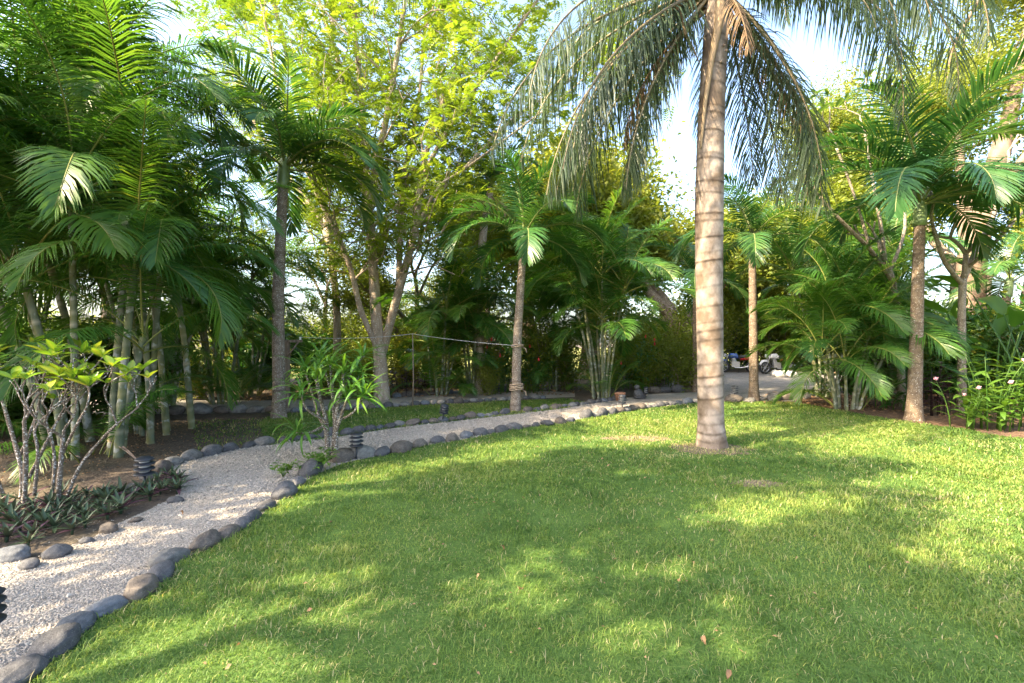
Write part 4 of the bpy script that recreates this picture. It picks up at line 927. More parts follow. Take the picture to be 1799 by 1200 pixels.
def bare_tree(name, label, D, limbs, seed, bark, lmesh, nwhorl, depth, seg, cat='tree', sprout=(2, 2), lsc=1.0, ang=(25, 55), rmin=.012):
    b = np.array([at(limbs[0][0][0][0], 0, D)[0], D, 0]); t = thing(name, label, cat, tuple(b)); r = random.Random(seed); mb = MB(); tips = []
    def br(p, d, Ln, rad, k):
        d = np.array(d, float); d /= np.linalg.norm(d); P = [p]
        for _ in range(4): d = d + np.array([r.gauss(0, .1), r.gauss(0, .1), r.gauss(.05, .06)]); d /= np.linalg.norm(d); P.append(P[-1] + d * Ln / 4)
        mb.tube(P, np.linspace(rad, max(rmin * .8, rad * .75), 5), 6, 0, 0)
        if k == 0: tips.append((P[-1], d)); return
        for _ in range(r.randint(*sprout)):
            a = R(r.uniform(*ang)); e = np.cross(d, [r.gauss(0, 1), r.gauss(0, 1), r.gauss(0, 1)]); e /= np.linalg.norm(e); br(P[-1], d * math.cos(a) + e * math.sin(a), Ln * r.uniform(.65, .95), max(rmin, rad * .7), k - 1)
    for pts, wr in limbs:
        P = [np.array(at(q[0], q[1], D + (q[2] if len(q) > 2 else 0))) - b for q in pts]; P[0][2] = max(P[0][2], -.05); sm = smooth3(P)
        rr_ = np.interp(np.linspace(0, 1, len(sm)), np.linspace(0, 1, len(wr)), np.array(wr) / 2 / FPX * D); mb.tube(sm, rr_, 9, 0, 0)
        br(sm[-1], sm[-1] - sm[-3], seg, rr_[-1] * .9, depth)
    link('trunk' if cat == 'tree' else 'stem', mb.mesh('trunk', M[bark]), t)
    for p, d in tips:
        n = r.randint(*nwhorl); ph = r.uniform(0, 6.28)
        for k in range(n):
            a = ph + k * 2.4; e = np.array([math.cos(a), math.sin(a), r.uniform(.05, .8)]); link('leaf', r.choice(lmesh), t, tuple(p - d * .02 * (k % 3)), orient(e + d * .3, r.uniform(-.5, .5)), lsc * r.uniform(.7, 1.15))
    return t
bare_tree('plumeria_tree', 'plumeria with forked grey branches standing behind the pink flowered plants', 9.9, [([(1690, 726), (1690, 640), (1690, 545), (1692, 490)], [14, 12, 11, 11]), ([(1692, 500), (1660, 460, -.2), (1640, 400, -.4)], [8, 7, 6]), ([(1692, 495), (1715, 440), (1745, 380, .3), (1770, 300, .4)], [9, 8, 7, 6]), ([(1700, 470), (1735, 440, -.4), (1780, 390, -.6)], [7, 6, 5])], 231, 'bark_plum', LP, (5, 8), 2, .55)
bare_tree('plumeria_tree', 'plumeria with thin bare branches reaching over the short cane palms', 10.8, [([(1585, 715), (1580, 600), (1570, 500), (1555, 460)], [13, 11, 9, 8]), ([(1572, 500), (1530, 440, -.2), (1480, 390, -.4), (1440, 345, -.5)], [8, 7, 6, 4]), ([(1556, 465), (1545, 380, .1), (1530, 300, .2), (1520, 235, .2)], [7, 6, 5, 4]), ([(1562, 480), (1590, 400, .3), (1580, 310, .5)], [6, 5, 4]), ([(1530, 440, -.2), (1500, 340, -.2), (1470, 260, -.3)], [5, 4, 4])], 232, 'bark_plum', LP, (5, 8), 2, .5)

# ------------------------------------------------------------------ spotted shrub bottom left
def stems_shrub():
    bx, by, _ = gp(95, 888); b = np.array([bx, by, 0]); t = thing('variegated_shrub', 'shrub with white speckled bare stems and yellow green leaves by the rosette bed', 'shrub', tuple(b)); r = random.Random(41); tips = []
    D = by
    def P(px, py, dy=0): return np.array(at(px, py, D + dy)) - b
    def seg(pts, w0, w1):
        sm = smooth3(pts); mb = MB(); rr_ = np.linspace(w0, w1, len(sm)) * .235 / FPX * D * (1 + .1 * np.sin(np.arange(len(sm)) * 1.9)); mb.tube(sm, rr_, 8); link('stem', mb.mesh('stem', M['bark_lichen']), t); return sm
    def twig(p, d, Ln, w, k):
        d = np.array(d, float); d /= np.linalg.norm(d); pts = [p]
        for _ in range(3): d = d + np.array([r.gauss(0, .16), r.gauss(0, .16), r.gauss(.08, .1)]); d /= np.linalg.norm(d); pts.append(pts[-1] + d * Ln / 3)
        seg(pts, w, w * .72)
        if k == 0 or r.random() < .12: tips.append((pts[-1], d)); return
        for _ in range(2):
            e = np.array([r.gauss(0, 1), r.gauss(0, 1), r.uniform(.1, .9)]); e /= np.linalg.norm(e); twig(pts[-1], d * .8 + e * .75, Ln * r.uniform(.65, .95), max(4.5, w * .78), k - 1)
    main = [
        ([P(35, 885), P(38, 830), P(20, 760, .1), P(0, 690, .2)], 17, 11), ([P(42, 880), P(45, 800, -.1), P(42, 740, -.1)], 16, 12), ([P(50, 840), P(80, 780), P(100, 740, .1)], 12, 9),
        ([P(100, 885), P(105, 830, -.1), P(110, 770, -.1)], 18, 12), ([P(112, 870, .1), P(140, 820, .1), P(180, 770, .1), P(205, 745)], 13, 9), ([P(90, 860, .2), P(95, 800, .3), P(80, 740, .3)], 12, 9), ([P(108, 800), P(130, 755, -.2), P(150, 720, -.2)], 11, 8),
        ([P(35, 800, .2), P(60, 740, .3), P(70, 700, .4)], 11, 8), ([P(10, 880, .1), P(-20, 800), P(-40, 740)], 15, 11), ([P(60, 870, -.2), P(66, 800, -.3), P(60, 760, -.3)], 11, 8)]
    for pts, a, c in main:
        if pts[0][2] < .12: pts[0][2] = -.03
        sm = seg(pts, a, c); d = sm[-1] - sm[-4]
        for _ in range(2): twig(sm[-1], d / np.linalg.norm(d) + np.array([r.gauss(0, .45), r.gauss(0, .45), .35]), r.uniform(.17, .27), c * .8, 3 if r.random() < .5 else 2)
    r.shuffle(tips); nl = 0
    for i, (p, d) in enumerate(tips):
        if p[2] > 1.62 or r.random() < .12: continue
        n = r.randint(3, 6) if p[2] > .9 else r.choice([0, 0, 0, 2, 3]); ph = r.uniform(0, 6.28)
        for k in range(n):
            if nl > 290: break
            a = ph + k * 2.4; link('leaf', r.choice(LS), t, tuple(p), orient((math.cos(a), math.sin(a), r.uniform(.2, 1.6)), r.uniform(-.4, .4)), r.uniform(.65, 1.3)); nl += 1
stems_shrub()

# ------------------------------------------------------------------ strap leaved shrub beside the path
def strap_shrub():
    bx, by, _ = gp(588, 808); b = np.array([bx, by, 0]); D = by; t = thing('strap_leaved_shrub', 'small shrub with drooping narrow strap leaves on thin spotted stems', 'shrub', tuple(b)); r = random.Random(47)
    def P(px, py, dy=0): return np.array(at(px, py, D + dy)) - b
    heads = []
    for pts, w in [([P(578, 806), P(574, 760), P(572, 735), P(560, 690, -.1), P(555, 660, -.1)], 9), ([P(592, 822), P(590, 780), P(592, 720), P(600, 680), P(604, 655)], 9), ([P(584, 805, .1), P(588, 750, .1), P(585, 700, .1), P(580, 640, .1)], 8),
                   ([P(574, 760), P(560, 730, .15), P(548, 690, .2), P(535, 650, .2)], 6), ([P(592, 735), P(612, 700, .1), P(630, 660, .15)], 6), ([P(590, 760), P(603, 720, -.15), P(615, 690, -.2)], 6), ([P(574, 745), P(545, 760, -.2), P(520, 760, -.25)], 5), ([P(585, 700, .1), P(570, 650, .3), P(560, 630, .35)], 5), ([P(600, 690), P(625, 640, .25), P(640, 625, .3)], 5), ([P(574, 740), P(540, 720, -.2), P(528, 690, -.25)], 5), ([P(592, 740), P(620, 725, -.2), P(640, 695, -.2)], 5)]:
        if pts[0][2] < .1: pts[0][2] = -.02
        sm = smooth3(pts); mb = MB(); mb.tube(sm, np.linspace(w, w * .6, len(sm)) / 2 / FPX * D, 7); link('stem', mb.mesh('stem', M['bark_lichen']), t); heads.append((sm[-1], sm[-1] - sm[-3]))
    for hp, hd in heads:
        hd = hd / np.linalg.norm(hd)
        for k in range(24):
            q = k / 24; a = k * 2.4 + r.uniform(-.3, .3); el = 1.3 - 1.35 * q
            d = np.array([math.cos(a) * math.cos(el), math.sin(a) * math.cos(el), math.sin(el)]) + hd * .3
            link('leaf', LC[min(3, max(0, int(r.gauss(1.5, .9))))], t, tuple(hp - hd * .10 * q), orient(d, r.uniform(-.5, .5)), r.uniform(.65, 1.15))
strap_shrub()
# leafy weeds at its foot
LW = [leaf_mesh('leaf', .05, .034, M['lush'], c, .3, 4, (.3, .9, 1, .6, 0)) for c in (.2, .6)]
def weed(loc, label, seed, n, spread, h):
    r = random.Random(seed); t = thing('trailing_weed', label, 'weed', loc)
    for s in range(n):
        a = r.uniform(0, 6.28); Ln = spread * r.uniform(.4, 1); P = [(0, 0, 0)]
        for k in range(1, 6): q = k / 5; P.append((math.cos(a) * Ln * q + r.gauss(0, .015), math.sin(a) * Ln * q + r.gauss(0, .015), h * math.sin(q * 2.4) * r.uniform(.6, 1.1) + .015))
        mb = MB(); mb.tube(P, [.004, .0035, .003, .003, .002, .0015], 4); link('stem', mb.mesh('stem', M['shrub']), t)
        for p in P[1:]:
            for _ in range(3): link('leaf', r.choice(LW), t, tuple(np.array(p) + np.array([r.gauss(0, .012) for _ in range(3)])), orient((r.gauss(0, 1), r.gauss(0, 1), r.uniform(0, .6))), r.uniform(.6, 1.3))
weed(gpt(565, 824), 'small leafy weed sprawling at the foot of the strap leaved shrub', 51, 13, .34, .22)
weed(gpt(497, 838), 'tiny leafy weed trailing over the gravel beside the tall rounded stone', 52, 6, .22, .16)

# ------------------------------------------------------------------ rosette plants on the bed edge
rr = random.Random(61); spots = []
def inq(x, y):
    return True
cand = 0
zone = [gp(*p)[:2] for p in [(-40, 965), (60, 958), (130, 940), (200, 908), (270, 878), (322, 862), (325, 838), (285, 838), (235, 872), (160, 868), (60, 880), (-40, 888)]]
while len(spots) < 62 and cand < 4000:
    cand += 1; zx = [p[0] for p in zone]; zy = [p[1] for p in zone]; p = np.array([[rr.uniform(min(zx), max(zx)), rr.uniform(min(zy), max(zy))]])
    if not inpoly(p, zone)[0]: continue
    if all((p[0, 0] - a) ** 2 + (p[0, 1] - c) ** 2 > .135 ** 2 for a, c in spots): spots.append((p[0, 0], p[0, 1]))
def rosette(loc, seed, where_, px):
    r = random.Random(seed); t = thing('rosette_plant', 'low purple tinged rosette ' + where_, 'plant', loc, r.uniform(0, 6.28), 'rosette plants ' + where_)
    n = r.randint(11, 16)
    for k in range(n):
        q = k / n; a = k * 2.4; el = 1.15 - 1.0 * q; link('leaf', r.choice(LRP if q > .45 and r.random() < .45 else LR), t, (0, 0, .045 - .02 * q), orient((math.cos(a) * math.cos(el), math.sin(a) * math.cos(el), math.sin(el))), r.uniform(.75, 1.15) * (.75 + .35 * q))
    mb = MB(); mb.tube([(0, 0, -.02), (0, 0, .03), (0, 0, .06)], [.012, .014, .008], 6); link('stem', mb.mesh('stem', M['rosette']), t)
    t.scale = (r.uniform(.65, 1.05),) * 3
for i, (x, y) in enumerate(spots): px_ = CX + x / y * FPX; py_ = HY + CAM_H * FPX / y; rosette((x, y, 0), 600 + i, ('at the gravel edge ' if py_ > 965 - .36 * px_ - 22 else 'deeper in the bed ') + where(px_, [(60, 'left of the spotted shrub stems'), (130, 'under the spotted shrub'), (220, 'right of the spotted shrub stems'), (9999, 'near the black path light')]), px_)

# ------------------------------------------------------------------ path lights
def lamp_proto(label, loc, rz=0, sc=1.0, tilt=0.0, h=.30):
    t = thing('path_light', label, 'lamp', loc, rz, None, sc); t.rotation_euler = (tilt, tilt * .6, rz)
    mb = MB(); mb.tube([(0, 0, -.04), (0, 0, .06), (0, 0, h - .17)], [.013, .013, .013], 10); mb.lathe([(0, h - .185), (.045, h - .18), (.055, h - .165), (.0, h - .162)], 18); link('stake', mb.mesh('stake', M['lampblack']), t)
    for k in range(3):
        z = h - .16 + k * .052
        mb = MB(); mb.lathe([(.030, z + .012), (.088, z - .006), (.092, z - .003), (.088, z + .003), (.056, z + .018), (.054, z + .018), (.03, z + .010)], 24); link('tier', mb.mesh('tier', M['lampblack']), t)
    mb = MB(); mb.lathe([(.03, h - .165), (.046, h - .16), (.046, h - .02), (.03, h - .012)], 18); link('lens', mb.mesh('lens', M['lampglass']), t)
    z = h - .012; mb = MB(); mb.lathe([(.0, z), (.084, z - .004), (.087, z), (.07, z + .014), (.045, z + .026), (.02, z + .031), (0, z + .032)], 24); link('cap', mb.mesh('cap', M['lampblack']), t)
    return t
lamp_proto('black tiered path light standing in the soil beside the rosette plants', gpt(253, 862), .3, 1.0, .03, h=.34)
lamp_proto('black tiered path light beside the large pale rounded stone', gpt(626, 806), .8, 1.0, 0, h=.34)
lamp_proto('black tiered path light tilted over on the grass strip edge', gpt(777, 741), .2, .95, .22, h=.36)
lamp_proto('black tiered path light on the lawn side stones opposite the terracotta pot', gpt(1093, 723), .5, 1.05, .02, h=.34)
lamp_proto('black tiered path light next to the grey garden ornament', gpt(1133, 700), .9, .95, .1, h=.32)
lamp_proto('black tiered path light among the tan driveway stones', gpt(1291, 704), 1.2, 1.05, 0, h=.36)
lamp_proto('black tiered path light at the near bend of the gravel path', gpt(-32, 1150), .4, .92, 0, h=.33)

# pot and stone ornament
x, y, _ = gp(1089, 704); p = thing('terracotta_pot', 'weathered terracotta pot lying by the white stemmed cane palms', 'pot', (x, y, 0), .2)
mb = MB(); mb.lathe([(0, .0), (.095, 0), (.125, .16), (.128, .17), (.11, .17), (.085, .02), (0, .02)], 20); link('body', mb.mesh('body', M['terracotta']), p)
mb = MB(); mb.lathe([(.129, .165), (.145, .168), (.147, .215), (.118, .217), (.112, .17)], 20); link('rim', mb.mesh('rim', M['terracotta']), p)
x, y, _ = gp(1122, 700); o = thing('garden_ornament', 'small grey stone figure sitting beside the path light', 'ornament', (x, y, 0), .4)
bme = rock_mesh(77, 3); link('body', bme, o, (0, 0, .13), (0, .35, 0), (.15, .13, .24)); link('head', rock_mesh(78, 3), o, (-.06, 0, .31), (0, 0, 0), (.085, .085, .11)); link('base', rock_mesh(79, 3), o, (.05, 0, .04), (0, 0, .3), (.22, .2, .09))

# ------------------------------------------------------------------ clothes line, prop, post
LD = 10.6
def line_pt(px, py, d): return at(px, py, d)
post = thing('wooden_post', 'weathered wooden post with crossbar and brace behind the strap leaved shrub', 'post', ((505 - CX) / FPX * LD, LD, 0))
zt = at(505, 597, LD)[2]
mb = MB(); mb.box((0, 0, zt / 2 - .02), (.085, .085, zt + .04)); link('upright', mb.mesh('upright', M['wood'], False), post)
mb = MB(); mb.box((.12, -.075, zt - .03), (.5, .06, .06)); link('crossbar', mb.mesh('crossbar', M['wood'], False), post)
mb = MB(); mb.tube([(.03, -.06, zt - .38), (.28, -.06, zt - .05)], .02, 6); link('brace', mb.mesh('brace', M['wood']), post)
mb = MB(); mb.lathe([(0, -.035), (.02, -.035), (.028, -.02), (.018, -.005), (.028, .01), (.02, .03), (0, .032)], 12, 0, (.33, -.075, zt + .035)); link('insulator', mb.mesh('insulator', M['ceramic']), post)
pr = at(727, 588, 10.9)
prop = MB(); prop.tube([(0, 0, -.01), (.02, 0, .6), (0, 0, pr[2] + .01)], [.02, .016, .012], 6)
o = link('line_prop', prop.mesh('line_prop', M['wood']), None, (pr[0] - .03, pr[1], 0)); tag(o, 'thin stick propping up the pale clothes line', 'pole')
rp = gpt(905, 722); pe = at(905, 607, rp[1] - .12)
A = np.array([post.location[0] + .33, LD - .075, zt + .06]); B = np.array([pr[0] - .03, pr[1], pr[2] + .02]); C_ = np.array([pe[0], pe[1], pe[2]])
w = [A + (B - A) * q - np.array([0, 0, .06 * 4 * q * (1 - q)]) for q in np.linspace(0, 1, 12)] + [B + (C_ - B) * q - np.array([0, 0, .03 * 4 * q * (1 - q)]) for q in np.linspace(0.08, 1, 12)]
mb = MB(); mb.tube(w, .0065, 5); o = link('clothes_line', mb.mesh('clothes_line', M['wire'])); tag(o, 'pale clothes line stretched from the wooden post to the roped palm', 'line')
def coil(label, px, py, turns, rad, seed):
    d = rp[1]; c = at(px, py, d); r = random.Random(seed); P = []
    n = turns * 16
    for k in range(n + 1): a = k / 16 * 6.283; P.append((c[0] + (rad + .006 * math.sin(a * .7)) * math.cos(a), d + (rad + .006) * math.sin(a), c[2] + (k / n - .5) * turns * .028 + .012 * math.sin(a * 1.3)))
    mb = MB(); mb.tube(P, .016, 6); mb.tube([(P[0][0], P[0][1] - .01, P[0][2]), (P[0][0] + .06, P[0][1] - .04, P[0][2] - .03), (P[0][0] + .08, P[0][1] - .05, P[0][2] - .12)], .013, 5)
    tag(link('rope', mb.mesh('rope', M['rope'])), label, 'rope')
coil('thick bundle of old rope wrapped low round the palm trunk', 907, 680, 5, .145, 2)
coil('loop of rope holding the clothes line on the palm trunk', 909, 608, 2, .125, 3)

# ------------------------------------------------------------------ ginger, heliconia, cordyline
def leafy(name, label, loc, seed, stems, hr, lm, per, flower=None, spread=.3, lean=.35, ls=1.0, cat='plant', stemmat='lush', fn=0):
    r = random.Random(seed); t = thing(name, label, cat, loc); nfl = 0
    for s in range(stems):
        a = r.uniform(0, 6.28); q0 = spread * math.sqrt(r.random()); h = r.uniform(*hr); bx, by = q0 * math.cos(a), q0 * math.sin(a); lx, ly = math.cos(a) * lean * h * r.uniform(.3, 1), math.sin(a) * lean * h * r.uniform(.3, 1)
        f = lambda q: (bx + lx * q * q, by + ly * q * q, -.02 + h * q)
        mb = MB(); mb.tube([f(q) for q in (0, .25, .5, .75, 1)], [.011, .010, .009, .007, .004], 6); link('stem', mb.mesh('stem', M[stemmat]), t); az = r.uniform(0, 6.28)
        for k in range(per):
            q = .22 + .78 * (k + .5) / per; b = az + (k % 2) * math.pi + r.uniform(-.4, .4); link('leaf', r.choice(lm), t, f(q), orient((math.cos(b), math.sin(b), r.uniform(.15, .9)), r.uniform(-.4, .4)), ls * r.uniform(.75, 1.15))
        if flower and nfl < fn:
            p = f(1); mb = MB(); g = .1 if flower == 'red' else .06
            mb.lathe([(0, 0), (.012, .01), (.026, g * .3), (.03, g * .5), (.018, g * .8), (.022, g * .9), (0, g * 1.25)], 9, 0, p)
            if flower == 'pink':
                for e in range(5): b = e * 1.256; mb.tube([(p[0], p[1], p[2] + .04), (p[0] + .035 * math.cos(b), p[1] + .035 * math.sin(b), p[2] + .045 + .02 * math.sin(e * 2))], [.014, .009], 5)
            link('flower', mb.mesh('flower', M[flower]), t); nfl += 1
    return t
leafy('ginger_plant', 'dark green ginger with red flower cones behind the roped palm', gpt(880, 690), 701, 14, (1.0, 1.9), LG, 8, 'red', .45, .35, 1.0, fn=5)
leafy('ginger_plant', 'ginger clump with red flowers right of the roped palm', gpt(940, 690), 702, 12, (.9, 1.6), LG, 8, 'red', .45, .35, 1.0, fn=4)
leafy('ginger_plant', 'ginger clump with two red flowers beside the white stemmed cane palms', gpt(1110, 684), 703, 14, (.8, 1.7), LG, 8, 'red', .5, .4, 1.0, fn=4)
leafy('ginger_plant', 'glossy green plant without flowers at the path end', gpt(1160, 676), 704, 14, (.8, 1.6), LG, 8, None, .6, .4, 1.1)
leafy('ginger_plant', 'low bright leafy plant at the shaded path end behind dark stones', gpt(1195, 684), 705, 10, (.5, 1.1), LL, 7, None, .5, .4, 1.0)
leafy('cordyline', 'dark burgundy leaved plant between the palm trunk and the plumeria', gpt(1640, 728), 706, 9, (.6, 1.35), LB_, 9, None, .28, .25, .9, 'plant', 'burg')
leafy('cordyline', 'dark red leaved plant behind the far path at the line prop', gpt(712, 697), 707, 10, (.35, .9), LB_, 8, None, .5, .3, .9, 'plant', 'burg')
leafy('cordyline', 'low dark red plant near the foot of the forked tree', gpt(745, 694), 708, 7, (.3, .7), LB_, 7, None, .4, .3, .9, 'plant', 'burg')
leafy('flowering_plant', 'bright leafy plant with pink flowers at the lawn edge of the bed', gpt(1742, 752), 709, 20, (.5, 1.35), LL, 9, 'pink', .42, .3, .95, fn=5)
leafy('flowering_plant', 'yellow stemmed leafy plant beside the palm bed edge', gpt(1690, 752), 710, 7, (.5, 1.0), LL, 8, 'pink', .2, .35, .95, fn=1)
leafy('flowering_plant', 'leafy green plant spilling from the bed beside the pink flowers', gpt(1795, 745), 711, 18, (.6, 1.5), LL, 9, 'pink', .5, .35, 1.0, fn=3)
leafy('flowering_plant', 'dense leafy plant behind the pink flowered plants', gpt(1735, 716), 712, 18, (.8, 1.7), LG, 9, None, .7, .3, 1.0)
leafy('flowering_plant', 'leafy green plant behind the dark burgundy plant', gpt(1650, 704), 713, 16, (.7, 1.5), LG, 9, None, .7, .3, 1.0)
leafy('flowering_plant', 'low leafy plant behind the short leaning cane palms', gpt(1545, 716), 714, 14, (.4, 1.0), LG, 8, None, .6, .3, .9)
def helic(label, loc, seed, n, hr):
    r = random.Random(seed); t = thing('heliconia', label, 'plant', loc)
    for s in range(n):
        a = r.uniform(0, 6.28); h = r.uniform(*hr); b = (.2 * math.cos(a), .2 * math.sin(a)); e = (b[0] + math.cos(a) * .3 * h, b[1] + math.sin(a) * .3 * h)
        mb = MB(); mb.tube([(b[0], b[1], -.02), ((b[0] * 2 + e[0]) / 3, (b[1] * 2 + e[1]) / 3, h * .5), (e[0], e[1], h)], [.03, .022, .012], 7); link('stem', mb.mesh('stem', M['heli']), t)
        link('leaf', r.choice(LH), t, (e[0], e[1], h - .01), orient((math.cos(a), math.sin(a), r.uniform(.2, 1.6)), r.uniform(-.7, .7)), r.uniform(.75, 1.15))
helic('heliconia with big paddle leaves behind the pink flowered plants', gpt(1745, 722), 721, 10, (.8, 2.3))
helic('heliconia with torn paddle leaves at the garden edge beside the dark bush', gpt(1830, 735), 722, 9, (1.0, 2.6))
helic('heliconia with sunlit paddle leaves behind the arching palm trunk', gpt(1640, 692), 723, 9, (1.0, 2.6))
helic('tall heliconia leaves hanging behind the plumeria', gpt(1790, 700), 724, 9, (1.6, 3.2))

# ------------------------------------------------------------------ bushes behind
def bush_proto(seed, leafm, n, ls, H=1.6, W=1.1):
    r = np.random.default_rng(seed); rd = random.Random(seed); st = MB(); S = []
    for k in range(11):
        a = rd.uniform(0, 6.28); e = rd.uniform(.25, 1.0); P = [np.array([.1 * math.cos(a), .1 * math.sin(a), -.05])]
        for q in range(1, 6): P.append(np.array([math.cos(a) * W * e * (q / 5) ** 1.3 + rd.gauss(0, .08), math.sin(a) * W * e * (q / 5) ** 1.3 + rd.gauss(0, .08), H * (1.1 - .45 * e) * q / 5]))
        st.tube(P, np.linspace(.022, .006, 6), 5); S += P[1:] + P[3:]
    S = np.array(S); k = r.integers(0, len(S), n); C = S[k] + r.normal(0, .2, (n, 3)); C[:, 2] = np.abs(C[:, 2]) + .03
    mb = MB(); leaves(mb, C, ls, r); return st.mesh('stems', M['bark_bg']), mb.mesh('foliage', M[leafm])
BP = [bush_proto(301, 'broad', 4200, .10), bush_proto(302, 'broadd', 4200, .11), bush_proto(303, 'yellowg', 4600, .085), bush_proto(304, 'ginger', 3000, .18)]
def bush(k, px, py, sc, rz, label, group=None):
    x, y, _ = gp(px, py); t = thing('leafy_bush', label, 'bush', (x, y, 0), rz, group, sc); link('branches', BP[k][0], t); f = link('foliage', BP[k][1], t); f['kind'] = 'stuff'
rb = random.Random(77); GB = 'bushes closing the back of the garden'
special = [(0, 1130, 676, 1.3, 'olive bush filling the gap behind the flowerless glossy plant'), (2, 1170, 668, 1.6, 'rounded yellow green bush behind the dark stones at the path end'), (2, 560, 672, 1.5, 'bright bush seen behind the wooden post'), (2, 705, 671, 1.6, 'bright bush seen between the forked tree and the line prop'), (0, 640, 668, 1.6, 'olive bush seen behind the forked tree foot'), (2, 450, 674, 1.5, 'bright bush behind the slim grey palm foot'), (0, 1790, 672, 1.9, 'tall olive bush behind the massive smooth trunk'), (1, 1660, 668, 1.9, 'tall dark bush between plumeria and smooth trunk'), (2, 858, 694, .55, 'low yellow bush behind the far path between ginger and cane palms'), (2, 600, 697, .8, 'yellow green bush behind the far path beside the forked tree foot'), (0, 330, 702, .7, 'sunlit low bush behind the large pale stones'), (1, 20, 752, 1.15, 'dark bush behind the spotted shrub between cane palm stems'), (1, 120, 742, 1.2, 'dark bush right behind the large pale cane palm clump'), (1, 225, 730, 1.1, 'dark low bush between the pale and the shaded cane palms'), (1, -70, 770, 1.2, 'dark bush at the garden side beyond the spotted shrub')]
for k, px_, py_, sc, lab in special: bush(k, px_, py_, sc, rb.uniform(0, 6), lab)
KN = ['olive', 'dark green', 'yellow green', 'large leaved']
WB = [(-50, 'beyond the garden edge'), (60, 'behind the spotted shrub'), (170, 'behind the tall cane palms'), (290, 'behind the shaded cane palms'), (400, 'behind the crooked trunks'), (500, 'behind the slim grey palm'), (620, 'behind the strap leaved shrub'), (700, 'behind the forked tree'), (780, 'behind the line prop'), (860, 'behind the yellow bush'), (950, 'behind the roped palm'), (1030, 'behind the bright cane palms'), (1120, 'behind the terracotta pot'), (9999, 'at the path end')]
for i, px_ in enumerate(range(-260, 1250, 74)):
    k = rb.choice([0, 2, 3, 2, 0]) if px_ > 480 else rb.choice([1, 1, 0, 3]); lb = f'{KN[k]} hedge bush {where(px_, WB)}'; bush(k, px_ + rb.uniform(-20, 20), rb.uniform(678, 688), rb.uniform(.7, 1.25), rb.uniform(0, 6), lb, 'hedge: ' + lb)
for i, px_ in enumerate(range(-200, 1250, 120)):
    k = rb.choice([0, 2, 0, 2]); lb = f'tall {KN[k]} bush in the back row {where(px_, WB)}'; bush(k, px_ + rb.uniform(-25, 25), rb.uniform(651, 656), rb.uniform(1.3, 2.1), rb.uniform(0, 6), lb, 'back row: ' + lb)
for i, px_ in enumerate(range(1150, 1500, 48)):
    k = rb.choice([0, 2, 1, 2]); lb = f'{KN[k]} bush across the driveway {where(px_, [(1230, "by the shaded path end"), (1310, "behind the blue motorcycle"), (1400, "behind the red tailed motorcycle"), (9999, "beyond the hanging cane palms")])}'; bush(k, px_ + rb.uniform(-10, 10), rb.uniform(645, 648), rb.uniform(1.5, 2.5), rb.uniform(0, 6), lb, 'driveway: ' + lb)
for i, (px_, py_, ph) in enumerate([(1500, 690, 'behind the short leaning cane palms'), (1570, 686, 'behind the plumeria foot'), (1630, 684, 'behind the burgundy plant'), (1700, 690, 'before the smooth pink trunk'), (1770, 694, 'behind the pink flowers'), (1830, 700, 'beside the torn heliconia'), (1880, 712, 'at the bed end past the heliconia'), (1600, 676, 'beyond the arching palm trunk'), (1690, 676, 'behind the smooth pink trunk'), (1800, 680, 'behind the tall heliconia')]):
    k = rb.choice([1, 1, 3, 0]); bush(k, px_, py_, rb.uniform(1.0, 1.7), rb.uniform(0, 6), f'{KN[k]} bush {ph}')

